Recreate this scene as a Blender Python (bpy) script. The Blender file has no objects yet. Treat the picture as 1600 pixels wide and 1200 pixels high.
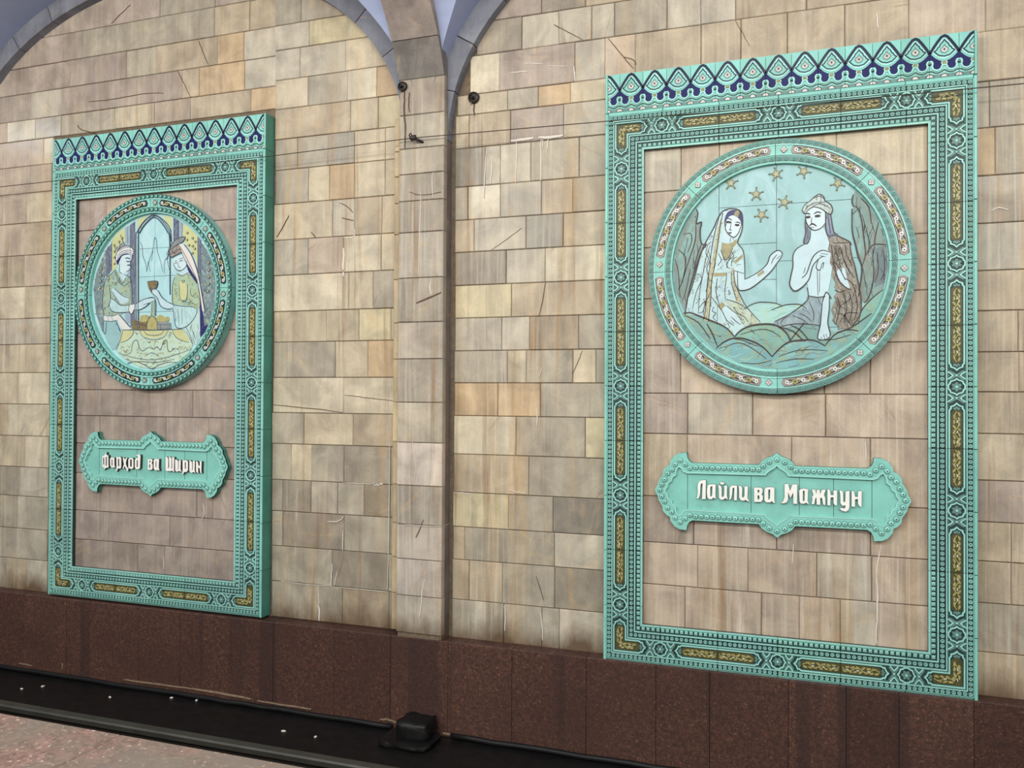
import bpy, bmesh, math, random
from mathutils import Matrix, Vector
from mathutils.geometry import tessellate_polygon
PI = math.pi
S = bpy.context.scene
COL = S.collection

# ------------------------------------------------------------------ camera, light, exposure
cam = bpy.data.cameras.new('camera')
cam.sensor_fit = 'HORIZONTAL'; cam.sensor_width = 36.0
cam.lens = 36.0 * 1284.092 / 1600.0
cam.clip_start = 0.05; cam.clip_end = 100
co = bpy.data.objects.new('camera', cam); COL.objects.link(co)
CR, CU, CF = [(0.945229, 0.326366, 0.005269), (-0.001231, -0.012579, 0.99992), (-0.326406, 0.94516, 0.011488)]
co.matrix_world = Matrix(((CR[0], CU[0], -CF[0], 0.0), (CR[1], CU[1], -CF[1], -4.6), (CR[2], CU[2], -CF[2], 2.03), (0, 0, 0, 1)))
S.camera = co

w = bpy.data.worlds.new('hall'); S.world = w; w.use_nodes = True
bg = w.node_tree.nodes['Background']
bg.inputs[0].default_value = (0.80, 0.86, 1.0, 1); bg.inputs[1].default_value = 0.30

def area(name, loc, target, sx, sy, power, color):
    l = bpy.data.lights.new(name, 'AREA'); l.shape = 'RECTANGLE'; l.size = sx; l.size_y = sy
    l.energy = power; l.color = color
    o = bpy.data.objects.new(name, l); COL.objects.link(o)
    o.location = loc
    d = Vector(target) - Vector(loc)
    o.rotation_euler = d.to_track_quat('-Z', 'Z').to_euler()
    return o
WARM = (0.985, 0.985, 0.905); COOL = (0.84, 0.90, 1.0)
# lamps hanging in the crown of each track bay, and the lamp rows over the platform
for xc in (-8.24, -4.17, -0.09, 3.99):
    area('bay_lamp', (xc, -2.55, 4.95), (xc, -1.6, 0), 1.3, 0.35, 22, COOL)
area('hall_lamp_row', (-1.5, -5.8, 4.7), (-1.8, 0, 1.6), 11, 0.5, 385, WARM)
area('hall_lamp_row', (-1.0, -8.5, 3.9), (-1.0, 0, 1.9), 12, 1.0, 315, WARM)

S.view_settings.view_transform = 'Standard'; S.view_settings.look = 'None'
S.view_settings.gamma = 1.0; S.view_settings.use_curve_mapping = False
S.view_settings.exposure = 0.0

# ------------------------------------------------------------------ helpers
def lin(c):
    return tuple(((v / 255) / 12.92 if v / 255 <= 0.04045 else ((v / 255 + 0.055) / 1.055) ** 2.4) for v in c) + (1.0,)

class MB:
    """collects polygons; build() links them as one mesh object"""
    def __init__(s): s.v = []; s.f = []; s.m = []; s.mats = []
    def mi(s, m):
        if m not in s.mats: s.mats.append(m)
        return s.mats.index(m)
    def add(s, vs, fs, mat):
        b = len(s.v); i = s.mi(mat); s.v += vs
        for f in fs: s.f.append([b + k for k in f]); s.m.append(i)
    def box(s, x0, x1, y0, y1, z0, z1, mat, bev=0.0):
        if bev:
            e = bev
            v = [(x0, y0, z0), (x1, y0, z0), (x1, y1, z0), (x0, y1, z0), (x0, y0, z1 - e), (x1, y0, z1 - e), (x1, y1, z1 - e), (x0, y1, z1 - e),
                 (x0 + e, y0 + e, z1), (x1 - e, y0 + e, z1), (x1 - e, y1 - e, z1), (x0 + e, y1 - e, z1)]
            f = [(3, 2, 1, 0), (0, 1, 5, 4), (1, 2, 6, 5), (2, 3, 7, 6), (3, 0, 4, 7), (4, 5, 9, 8), (5, 6, 10, 9), (6, 7, 11, 10), (7, 4, 8, 11), (8, 9, 10, 11)]
        else:
            v = [(x0, y0, z0), (x1, y0, z0), (x1, y1, z0), (x0, y1, z0), (x0, y0, z1), (x1, y0, z1), (x1, y1, z1), (x0, y1, z1)]
            f = [(3, 2, 1, 0), (0, 1, 5, 4), (1, 2, 6, 5), (2, 3, 7, 6), (3, 0, 4, 7), (4, 5, 6, 7)]
        s.add(v, f, mat)
    def poly(s, pts, z0, z1, mat, holes=(), side=None, back=False, bev=0.0):
        """flat shape raised from z0 to z1"""
        loops = [list(pts)] + [list(h) for h in holes]
        def area2(p): return sum(p[i][0] * p[(i + 1) % len(p)][1] - p[(i + 1) % len(p)][0] * p[i][1] for i in range(len(p)))
        if area2(loops[0]) < 0: loops[0].reverse()
        for h in loops[1:]:
            if area2(h) > 0: h.reverse()
        flat = [p for l in loops for p in l]
        tri = tessellate_polygon([[Vector((p[0], p[1], 0)) for p in l] for l in loops])
        fs = []
        for t in tri:
            a, b, c = (flat[k] for k in t)
            cr = (b[0] - a[0]) * (c[1] - a[1]) - (b[1] - a[1]) * (c[0] - a[0])
            if abs(cr) < 1e-12: continue
            fs.append(t if cr > 0 else t[::-1])
        s.add([(p[0], p[1], z1) for p in flat], fs, mat)
        if back: s.add([(p[0], p[1], z0) for p in flat], [f[::-1] for f in fs], mat)
        for l in loops:
            n = len(l)
            s.add([(p[0], p[1], z0) for p in l] + [(p[0], p[1], z1) for p in l],
                  [(i, (i + 1) % n, n + (i + 1) % n, n + i) for i in range(n)], side or mat)
    def ribbon(s, path, wd, z0, z1, mat, closed=False, taper=False):
        n = len(path); L = []; R = []
        if n < 2: return
        for i in range(n):
            p = path[i]
            a = path[(i - 1) % n] if (closed or i > 0) else p
            b = path[(i + 1) % n] if (closed or i < n - 1) else p
            def nrm(u, v):
                dx, dy = v[0] - u[0], v[1] - u[1]; d = math.hypot(dx, dy)
                return (0, 0) if d < 1e-9 else (-dy / d, dx / d)
            n1, n2 = nrm(a, p), nrm(p, b)
            if n1 == (0, 0): n1 = n2
            if n2 == (0, 0): n2 = n1
            mx, my = n1[0] + n2[0], n1[1] + n2[1]; q = mx * mx + my * my
            k = 2 / q if q > 0.4 else 1.6 / max(q, 0.3) * 0.6
            h = wd / 2
            if taper and not closed: h *= 0.35 + 0.65 * math.sin(PI * (0.12 + 0.76 * i / (n - 1)))
            L.append((p[0] + mx * k * h, p[1] + my * k * h)); R.append((p[0] - mx * k * h, p[1] - my * k * h))
        v = []; f = []
        for i in range(n): v += [(*L[i], z0), (*L[i], z1), (*R[i], z1), (*R[i], z0)]
        for i in range(n if closed else n - 1):
            a = 4 * i; b = 4 * ((i + 1) % n)
            f += [(a + 1, b + 1, b, a), (a + 2, b + 2, b + 1, a + 1), (a + 3, b + 3, b + 2, a + 2)]
        if not closed: f += [(0, 3, 2, 1), (4 * n - 4, 4 * n - 3, 4 * n - 2, 4 * n - 1)]
        s.add(v, f, mat)
    def lathe(s, x, y, prof, mats, seg=10):
        """rings (radius, height) round (x, y); mats one per band"""
        for k in range(len(prof) - 1):
            (r0, h0), (r1, h1) = prof[k], prof[k + 1]
            v = []; f = []
            for r, h in ((r0, h0), (r1, h1)):
                if r < 1e-6: v.append((x, y, h))
                else: v += [(x + r * math.cos(2 * PI * i / seg), y + r * math.sin(2 * PI * i / seg), h) for i in range(seg)]
            if r1 < 1e-6: f = [(i, (i + 1) % seg, seg) for i in range(seg)]
            else: f = [(i, (i + 1) % seg, seg + (i + 1) % seg, seg + i) for i in range(seg)]
            s.add(v, f, mats[k])
    def mesh(s, name, smooth=False):
        me = bpy.data.meshes.new(name); me.from_pydata(s.v, [], s.f)
        for m in s.mats: me.materials.append(M[m])
        me.polygons.foreach_set('material_index', s.m)
        if smooth: me.polygons.foreach_set('use_smooth', [True] * len(s.f))
        me.update(); return me
    def build(s, name, parent=None, loc=(0, 0, 0), color=None, smooth=False):
        return put(name, s.mesh(name, smooth), parent, loc, color)

def put(name, me, parent=None, loc=(0, 0, 0), color=None, rz=0.0, scale=None):
    o = bpy.data.objects.new(name, me); COL.objects.link(o)
    if parent: o.parent = parent
    o.location = loc
    if rz: o.rotation_euler = (0, 0, rz)
    if scale: o.scale = scale
    if color: o.color = color
    return o
def empty(name, loc, rot=(0, 0, 0), parent=None):
    o = bpy.data.objects.new(name, None); COL.objects.link(o); o.location = loc; o.rotation_euler = rot
    o.empty_display_size = 0.1
    if parent: o.parent = parent
    return o
def tag(o, label, cat, group=None):
    o['label'] = label; o['category'] = cat
    if group: o['group'] = group
    return o
def smooth_path(p, closed=False, k=4):
    n = len(p); out = []
    rng = range(n if closed else n - 1)
    for i in rng:
        p0 = p[(i - 1) % n] if (closed or i > 0) else p[i]; p1 = p[i]; p2 = p[(i + 1) % n]
        p3 = p[(i + 2) % n] if (closed or i + 2 < n) else p2
        for j in range(k):
            t = j / k
            out.append(tuple(0.5 * (2 * p1[a] + (p2[a] - p0[a]) * t + (2 * p0[a] - 5 * p1[a] + 4 * p2[a] - p3[a]) * t * t + (3 * p1[a] - p0[a] - 3 * p2[a] + p3[a]) * t ** 3) for a in (0, 1)))
    if not closed: out.append(tuple(p[-1]))
    return out
def shade(c, rnd, amt=0.05):
    k = 1 + rnd.uniform(-amt, amt); return (c[0] * k, c[1] * k, c[2] * k, 1)

# ------------------------------------------------------------------ materials
M = {}
def node(nt, typ, **kw):
    n = nt.nodes.new(typ)
    for k, v in kw.items(): setattr(n, k, v)
    return n
def new_mat(name, rough=0.5, spec=0.5):
    m = bpy.data.materials.new(name); m.use_nodes = True
    nt = m.node_tree; b = nt.nodes['Principled BSDF']
    b.inputs['Roughness'].default_value = rough; b.inputs['Specular IOR Level'].default_value = spec * 0.5
    M[name] = m; return nt, b
def L(nt, a, b): nt.links.new(a, b)
def noise(nt, vec, scale, detail=4, rough=0.55, dist=0.0):
    n = node(nt, 'ShaderNodeTexNoise'); n.inputs['Scale'].default_value = scale; n.inputs['Detail'].default_value = detail
    n.inputs['Roughness'].default_value = rough; n.inputs['Distortion'].default_value = dist
    if vec is not None: L(nt, vec, n.inputs['Vector'])
    return n
def mapr(nt, src, a, b, c=0.0, d=1.0):
    n = node(nt, 'ShaderNodeMapRange'); n.inputs[1].default_value = a; n.inputs[2].default_value = b; n.inputs[3].default_value = c; n.inputs[4].default_value = d
    L(nt, src, n.inputs[0]); return n.outputs[0]
def mix(nt, fac, a, b, mode='MIX'):
    n = node(nt, 'ShaderNodeMix', data_type='RGBA', blend_type=mode)
    for sock, v in ((n.inputs[0], fac), (n.inputs[6], a), (n.inputs[7], b)):
        if isinstance(v, bpy.types.NodeSocket): L(nt, v, sock)
        elif isinstance(v, (int, float)): sock.default_value = v
        else: sock.default_value = v
    return n.outputs[2]
def math_(nt, op, a, b=0.0):
    n = node(nt, 'ShaderNodeMath', operation=op)
    for sock, v in ((n.inputs[0], a), (n.inputs[1], b)):
        if isinstance(v, bpy.types.NodeSocket): L(nt, v, sock)
        else: sock.default_value = v
    return n.outputs[0]
def mapping(nt, vec, scale=(1, 1, 1), rot=(0, 0, 0), loc=None):
    n = node(nt, 'ShaderNodeMapping'); n.inputs['Scale'].default_value = scale; n.inputs['Rotation'].default_value = rot
    L(nt, vec, n.inputs['Vector'])
    if loc is not None: L(nt, loc, n.inputs['Location'])
    return n.outputs[0]
def bump(nt, b, height, strength, dist=0.002):
    n = node(nt, 'ShaderNodeBump'); n.inputs['Strength'].default_value = strength; n.inputs['Distance'].default_value = dist
    L(nt, height, n.inputs['Height']); L(nt, n.outputs[0], b.inputs['Normal'])

def stone_mat(name, stain=1.0, rough=0.42, blend=0.34):
    nt, b = new_mat(name, rough, 0.4)
    geo = node(nt, 'ShaderNodeNewGeometry').outputs['Position']
    oi = node(nt, 'ShaderNodeObjectInfo')
    cmb = node(nt, 'ShaderNodeCombineXYZ')
    r37 = math_(nt, 'MULTIPLY', oi.outputs['Random'], 37.0)
    for k in range(3): L(nt, r37, cmb.inputs[k])
    base = mix(nt, blend, oi.outputs['Color'], lin((183, 170, 151)))
    # clouding inside a stone
    v1 = mapping(nt, geo, (1, 1, 1), (0, 0, 0), cmb.outputs[0])
    n1 = noise(nt, v1, 5.0, 6, 0.6, 0.6)
    c = mix(nt, mapr(nt, n1.outputs[0], 0.35, 0.72), mix(nt, 1.0, base, (0.74, 0.73, 0.73, 1), 'MULTIPLY'), mix(nt, 1.0, base, (1.18, 1.17, 1.13, 1), 'MULTIPLY'))
    # slanting sediment veins, angle differs from stone to stone
    rot = node(nt, 'ShaderNodeVectorRotate', rotation_type='Y_AXIS'); L(nt, v1, rot.inputs['Vector'])
    L(nt, math_(nt, 'MULTIPLY', oi.outputs['Random'], 9.0), rot.inputs['Angle'])
    v2 = mapping(nt, rot.outputs[0], (1.2, 1.2, 14))
    n2 = noise(nt, v2, 1.6, 5, 0.6, 1.2)
    vein = mapr(nt, n2.outputs[0], 0.60, 0.72)
    gate = mapr(nt, noise(nt, v1, 1.3, 2).outputs[0], 0.5, 0.62)
    c = mix(nt, math_(nt, 'MULTIPLY', vein, math_(nt, 'MULTIPLY', gate, 0.75)), c, mix(nt, 1.0, base, (0.58, 0.52, 0.47, 1), 'MULTIPLY'))
    v3 = mapping(nt, rot.outputs[0], (1.0, 1.0, 5))
    n3 = noise(nt, v3, 2.2, 5, 0.65, 1.8)
    c = mix(nt, math_(nt, 'MULTIPLY', mapr(nt, n3.outputs[0], 0.58, 0.70), 0.30), c, lin((206, 170, 126)))
    sepz = node(nt, 'ShaderNodeSeparateXYZ'); L(nt, geo, sepz.inputs[0])
    low = mapr(nt, sepz.outputs[2], 3.5, 4.2, 1.0, 0.3)      # the seepage thins out towards the vault
    # water runs: long in z, narrow in x, carried over the joints
    v4 = mapping(nt, geo, (13, 13, 0.55))
    n4 = noise(nt, v4, 1.0, 6, 0.62, 0.25)
    area_ = mapr(nt, noise(nt, geo, 0.8, 3).outputs[0], 0.36, 0.54)
    c = mix(nt, math_(nt, 'MULTIPLY', mapr(nt, n4.outputs[0], 0.55, 0.68), math_(nt, 'MULTIPLY', math_(nt, 'MULTIPLY', area_, low), 0.72 * stain)), c, lin((132, 98, 62)))
    v5 = mapping(nt, geo, (16, 16, 0.75), (0, 0, 0)); off = node(nt, 'ShaderNodeVectorMath', operation='ADD'); off.inputs[1].default_value = (31.7, 3.1, 9.3); L(nt, v5, off.inputs[0])
    n5 = noise(nt, off.outputs[0], 1.0, 6, 0.65, 0.2)
    area2 = mapr(nt, noise(nt, off.outputs[0], 0.12, 2).outputs[0], 0.45, 0.58)
    white = math_(nt, 'MULTIPLY', mapr(nt, n5.outputs[0], 0.60, 0.70), math_(nt, 'MULTIPLY', area2, 0.75 * stain))
    c = mix(nt, math_(nt, 'MULTIPLY', white, low), c, lin((226, 214, 200)))
    n8 = noise(nt, mapping(nt, v1, (9, 9, 1.3)), 1.0, 5, 0.65, 0.4)
    c = mix(nt, mapr(nt, n8.outputs[0], 0.30, 0.70), mix(nt, 1.0, c, (0.80, 0.79, 0.77, 1), 'MULTIPLY'), mix(nt, 1.0, c, (1.13, 1.12, 1.10, 1), 'MULTIPLY'))
    n9 = noise(nt, mapping(nt, geo, (6, 6, 0.35)), 1.0, 5, 0.6)
    c = mix(nt, math_(nt, 'MULTIPLY', mapr(nt, n9.outputs[0], 0.56, 0.70, 0.0, 0.42 * stain), low), c, lin((196, 158, 108)))
    # lighter thin salt lines
    stain6 = math_(nt, 'MULTIPLY', low, 0.60 * stain)
    v6 = mapping(nt, geo, (60, 60, 1.6)); n6 = noise(nt, v6, 1.0, 3, 0.5)
    c = mix(nt, math_(nt, 'MULTIPLY', mapr(nt, n6.outputs[0], 0.50, 0.72), math_(nt, 'MULTIPLY', mapr(nt, noise(nt, off.outputs[0], 0.09, 3, 0.6).outputs[0], 0.42, 0.60), stain6)), c, lin((214, 203, 186)))
    # fine grain
    n7 = noise(nt, geo, 90, 3, 0.7)
    c = mix(nt, 0.5, c, mix(nt, n7.outputs[0], mix(nt, 1.0, c, (0.72, 0.71, 0.70, 1), 'MULTIPLY'), mix(nt, 1.0, c, (1.22, 1.22, 1.22, 1), 'MULTIPLY')))
    # grime splashed up from the ledge (a ragged brown tide mark)
    sep = node(nt, 'ShaderNodeSeparateXYZ'); L(nt, geo, sep.inputs[0])
    tide = math_(nt, 'ADD', sep.outputs[2], math_(nt, 'MULTIPLY', math_(nt, 'SUBTRACT', noise(nt, mapping(nt, geo, (4, 4, 1.5)), 1.0, 5, 0.65).outputs[0], 0.5), 0.34))
    c = mix(nt, mapr(nt, tide, 0.55, 0.70, 0.92, 0.0), c, lin((92, 70, 50)))
    L(nt, c, b.inputs['Base Color'])
    L(nt, math_(nt, 'MULTIPLY', mapr(nt, n1.outputs[0], 0.3, 0.7, rough - 0.1, rough + 0.15), oi.outputs['Alpha']), b.inputs['Roughness'])   # alpha: how worn the polish is
    bump(nt, b, n1.outputs[0], 0.25, 0.004)
    return nt, b
stone_mat('sandstone'); stone_mat('panel_stone', 0.8, 0.5); stone_mat('mauve_stone', 0.3, 0.5, 0.1); stone_mat('grey_stone', 0.15, 0.6, 0.0)

def plain(name, rgb, rough=0.5, var=0.12, scale=14, spec=0.5, use_obj=False, metal=0.0, bmp=0.0, dirt=0.0, dirtc=(60, 60, 50)):
    nt, b = new_mat(name, rough, spec)
    geo = node(nt, 'ShaderNodeNewGeometry').outputs['Position']
    n = noise(nt, geo, scale, 5, 0.6)
    base = lin(rgb)
    c = mix(nt, mapr(nt, n.outputs[0], 0.3, 0.7), tuple(v * (1 - var) for v in base[:3]) + (1,), tuple(min(1, v * (1 + var)) for v in base[:3]) + (1,))
    if use_obj:
        oi = node(nt, 'ShaderNodeObjectInfo'); c = mix(nt, 1.0, c, oi.outputs['Color'], 'MULTIPLY')
    if dirt:
        n2 = noise(nt, geo, 3.0, 6, 0.65)
        n3 = noise(nt, geo, 40, 3, 0.6)
        f = math_(nt, 'MULTIPLY', mapr(nt, n2.outputs[0], 0.5, 0.7), mapr(nt, n3.outputs[0], 0.4, 0.65))
        c = mix(nt, math_(nt, 'MULTIPLY', f, dirt), c, lin(dirtc))
    L(nt, c, b.inputs['Base Color']); b.inputs['Metallic'].default_value = metal
    if bmp: bump(nt, b, n.outputs[0], bmp, 0.003)
    return nt, b
# glazes
plain('turquoise', (132, 192, 180), 0.34, 0.10, 9, use_obj=True, dirt=0.35, dirtc=(96, 118, 100))
plain('turquoise_light', (156, 209, 199), 0.32, 0.10, 12, use_obj=True, dirt=0.3, dirtc=(110, 126, 110))
plain('teal_mid', (80, 122, 113), 0.36, 0.14, 30, use_obj=True)
plain('teal_grey', (98, 132, 125), 0.36, 0.16, 30, use_obj=True)
plain('glaze_dark', (34, 50, 50), 0.4, 0.2, 30)
plain('glaze_grey', (44, 64, 61), 0.4, 0.2, 30)
plain('glaze_edge_shade', (78, 138, 122), 0.4, 0.12, 8, use_obj=True, dirt=0.4, dirtc=(50, 74, 66))  # darker copy of turquoise: shade on the edge sides put into the colour
plain('ring_ground', (150, 138, 132), 0.4, 0.2, 40)
plain('navy', (30, 31, 84), 0.4, 0.25, 20, spec=0.3)
plain('navy_dark', (20, 25, 52), 0.32, 0.2, 20)
plain('gold', (160, 150, 98), 0.36, 0.25, 40)
plain('gold_dark', (80, 78, 50), 0.4, 0.25, 40)
plain('white_glaze', (214, 214, 206), 0.34, 0.08, 20)
plain('pink_white', (196, 186, 180), 0.4, 0.15, 40)
plain('letter_white', (236, 232, 226), 0.45, 0.05, 20, dirt=0.2, dirtc=(170, 160, 150))
plain('lime', (132, 112, 92), 0.85, 0.25, 30, bmp=0.4)
plain('salt', (216, 206, 194), 0.85, 0.08, 60, bmp=0.4)
plain('crack_dark', (96, 76, 60), 0.8, 0.2, 30)
plain('letter_side_shade', (66, 62, 58), 0.6, 0.2, 20)  # shadow on the sides of the white letters, painted as a dark colour
plain('ink', (60, 50, 48), 0.45, 0.3, 25)
plain('ink_blue', (74, 82, 98), 0.45, 0.25, 25)
plain('grout', (112, 97, 80), 0.8, 0.25, 30)
plain('grout_dark', (34, 36, 34), 0.8, 0.2, 30)
def paint(name, rgb, var=0.10, scale=7, c2=None, f2=0.5):
    nt, b = new_mat(name, 0.34, 0.5)
    geo = node(nt, 'ShaderNodeNewGeometry').outputs['Position']
    n = noise(nt, geo, scale, 6, 0.62, 0.5)
    base = lin(rgb)
    c = mix(nt, mapr(nt, n.outputs[0], 0.3, 0.7), tuple(v * (1 - var) for v in base[:3]) + (1,), tuple(min(1, v * (1 + var)) for v in base[:3]) + (1,))
    if c2:
        n2 = noise(nt, mapping(nt, geo, (1, 1, 0.5)), scale * 2.2, 4, 0.6, 1.0)
        c = mix(nt, math_(nt, 'MULTIPLY', mapr(nt, n2.outputs[0], 0.5, 0.66), f2), c, lin(c2))
    L(nt, c, b.inputs['Base Color']); bump(nt, b, n.outputs[0], 0.2, 0.003)
paint('p_sky', (142, 180, 180), 0.12, 4, (170, 202, 208), 0.55); paint('p_sky2', (164, 202, 206), 0.08, 5, (190, 214, 216), 0.6)
paint('p_rock', (116, 140, 134), 0.2, 10, (118, 112, 98), 0.7); paint('p_rockl', (122, 156, 150), 0.15, 10, (110, 120, 108), 0.5); paint('p_rockd', (98, 116, 118), 0.18, 10, (120, 108, 96), 0.6)
paint('p_hill', (118, 156, 150), 0.16, 10, (142, 150, 108), 0.7); paint('p_hill2', (122, 164, 154), 0.15, 10, (150, 162, 110), 0.6); paint('p_hill3', (118, 164, 166), 0.15, 10, (146, 166, 126), 0.6); paint('p_hillf', (156, 194, 188), 0.1, 8, (170, 196, 160), 0.5)
paint('p_cloth', (178, 204, 204), 0.1, 9, (150, 176, 190), 0.6); paint('p_skin', (184, 206, 212), 0.06, 8, (172, 196, 198), 0.5); paint('p_face', (196, 214, 216), 0.04, 8)
paint('p_navy', (46, 44, 96), 0.2); paint('p_gold', (152, 144, 106), 0.2, 30, (120, 104, 60), 0.5); paint('p_trim', (178, 176, 148), 0.15, 50, (120, 110, 80), 0.6); paint('p_skirt', (176, 190, 172), 0.12, 20, (156, 150, 116), 0.6)
paint('p_trouser', (132, 150, 156), 0.15, 12, (160, 178, 182), 0.6); paint('p_fur', (128, 120, 110), 0.25, 22, (156, 148, 134), 0.7); paint('p_furl', (140, 132, 116), 0.2, 22, (104, 94, 84), 0.7)
paint('p_hair', (124, 136, 156), 0.2, 25, (90, 98, 120), 0.6); paint('p_turban', (178, 192, 188), 0.12, 20, (140, 146, 142), 0.6)
paint('p_slate', (112, 128, 132), 0.2, 30, (160, 172, 172), 0.6); paint('p_yellow', (192, 192, 142), 0.1, 14, (186, 192, 160), 0.5)
paint('p_colb', (146, 166, 176), 0.1, 12); paint('p_colg', (104, 108, 126), 0.15, 40, (130, 136, 150), 0.6); paint('p_coll', (168, 192, 194), 0.08, 12)
paint('p_coat', (150, 174, 160), 0.12, 16, (176, 174, 112), 0.6); paint('p_tunic', (146, 182, 184), 0.1, 9); paint('p_white', (208, 208, 204), 0.06, 14); paint('p_grey', (132, 138, 136), 0.2, 20)
paint('p_sleeve', (176, 204, 204), 0.08, 9, (150, 186, 184), 0.5); paint('p_dress', (160, 182, 156), 0.12, 14, (178, 176, 118), 0.6); paint('p_dressl', (180, 204, 196), 0.08, 12, (156, 180, 190), 0.6)
paint('p_hat', (132, 120, 112), 0.25, 50, (190, 180, 168), 0.6); paint('p_veil', (214, 206, 200), 0.05, 10); paint('p_brown', (122, 108, 78), 0.2, 30); paint('p_ochre', (170, 162, 108), 0.15, 20)
paint('p_tcloth', (182, 204, 186), 0.08, 12, (192, 196, 148), 0.5); paint('p_star', (166, 162, 126), 0.15, 30); paint('p_stard', (108, 110, 88), 0.15, 30)
# plaster, steel, granite
plain('plaster', (158, 166, 196), 0.8, 0.06, 5); plain('steel', (86, 84, 78), 0.45, 0.2, 6, metal=0.6); plain('rail_side', (46, 40, 36), 0.6, 0.2, 9, metal=0.3)
plain('tar', (20, 19, 19), 0.42, 0.35, 12, bmp=0.6); plain('black_iron', (62, 56, 52), 0.4, 0.3, 20, metal=0.4, bmp=0.4); plain('cable_black', (22, 21, 22), 0.5, 0.2, 10); plain('wire_steel', (70, 60, 50), 0.5, 0.2, 10, metal=0.5)
def granite(name, rgb, dark, lite, scale, rough, obj=False, dust=None):
    nt, b = new_mat(name, rough, 0.45)
    geo = node(nt, 'ShaderNodeNewGeometry').outputs['Position']
    n0 = noise(nt, geo, scale * 0.05, 5, 0.6)
    n1 = noise(nt, geo, scale, 4, 0.7, 0.8); n2 = noise(nt, geo, scale * 1.9, 3, 0.6)
    c = mix(nt, mapr(nt, n1.outputs[0], 0.42, 0.60), lin(dark), lin(rgb))
    c = mix(nt, mapr(nt, n2.outputs[0], 0.60, 0.68), c, lin(lite))
    if obj: c = mix(nt, 1.0, c, node(nt, 'ShaderNodeObjectInfo').outputs['Color'], 'MULTIPLY')
    c = mix(nt, mapr(nt, n0.outputs[0], 0.45, 0.62, 0.0, 0.5), c, lin(dark))
    if obj and not dust:
        n4 = noise(nt, mapping(nt, geo, (5.5, 5.5, 0.18)), 1.0, 3, 0.5)
        c = mix(nt, mapr(nt, n4.outputs[0], 0.58, 0.63, 0.0, 0.6), c, lin((58, 43, 41)))
    if dust: c = mix(nt, mapr(nt, noise(nt, geo, 1.6, 5, 0.65).outputs[0], 0.42, 0.58, 0.0, 0.8), c, lin(dust))
    L(nt, c, b.inputs['Base Color']); bump(nt, b, n1.outputs[0], 0.3, 0.003)
granite('red_granite', (88, 60, 51), (66, 47, 42), (120, 84, 68), 46, 0.45, True)
granite('pink_granite', (158, 124, 112), (122, 98, 90), (222, 200, 186), 24, 0.5, True, (134, 124, 113))

# ------------------------------------------------------------------ the setting
Z0 = 2.03                                   # height of the lens above the track bed
CA, CB = (-4.166, -0.088)                          # centre lines of the left and the right bay
INF = -0.0625                                # face of the stone lining inside the tile frames
def wall_back(name, x0, x1, z0, z1, inset):
    m = MB(); m.box(x0, x1, 0.008, 0.25, z0, z1, 'grout')
    for a, b in inset: m.box(a, b, INF + 0.016, 0.01, Z0 - 1.40, Z0 + 1.40, 'grout')     # mortar behind the lining inside the frame
    o = m.build(name); o['kind'] = 'structure'; return o
PIL0, PIL1 = -2.29, -1.985
wall_l = wall_back('wall_left', -8.6, -2.19, 0.0, 5.3, [(CA - 0.74, CA + 0.74)])
wall_r = wall_back('wall_right', -2.19, 3.2, 0.0, 5.3, [(CB - 0.74, CB + 0.74)])
PAL = {'c': (202, 188, 164), 'C': (218, 207, 185), 'g': (168, 160, 147), 'G': (140, 131, 121), 'b': (157, 153, 148), 'B': (123, 119, 115), 'o': (197, 167, 131), 'p': (189, 170, 155), 't': (183, 166, 144), 'T': (150, 134, 117), 'm': (168, 153, 147), 'n': (156, 142, 136), 'y': (202, 190, 157), 'w': (188, 180, 167)}
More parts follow.
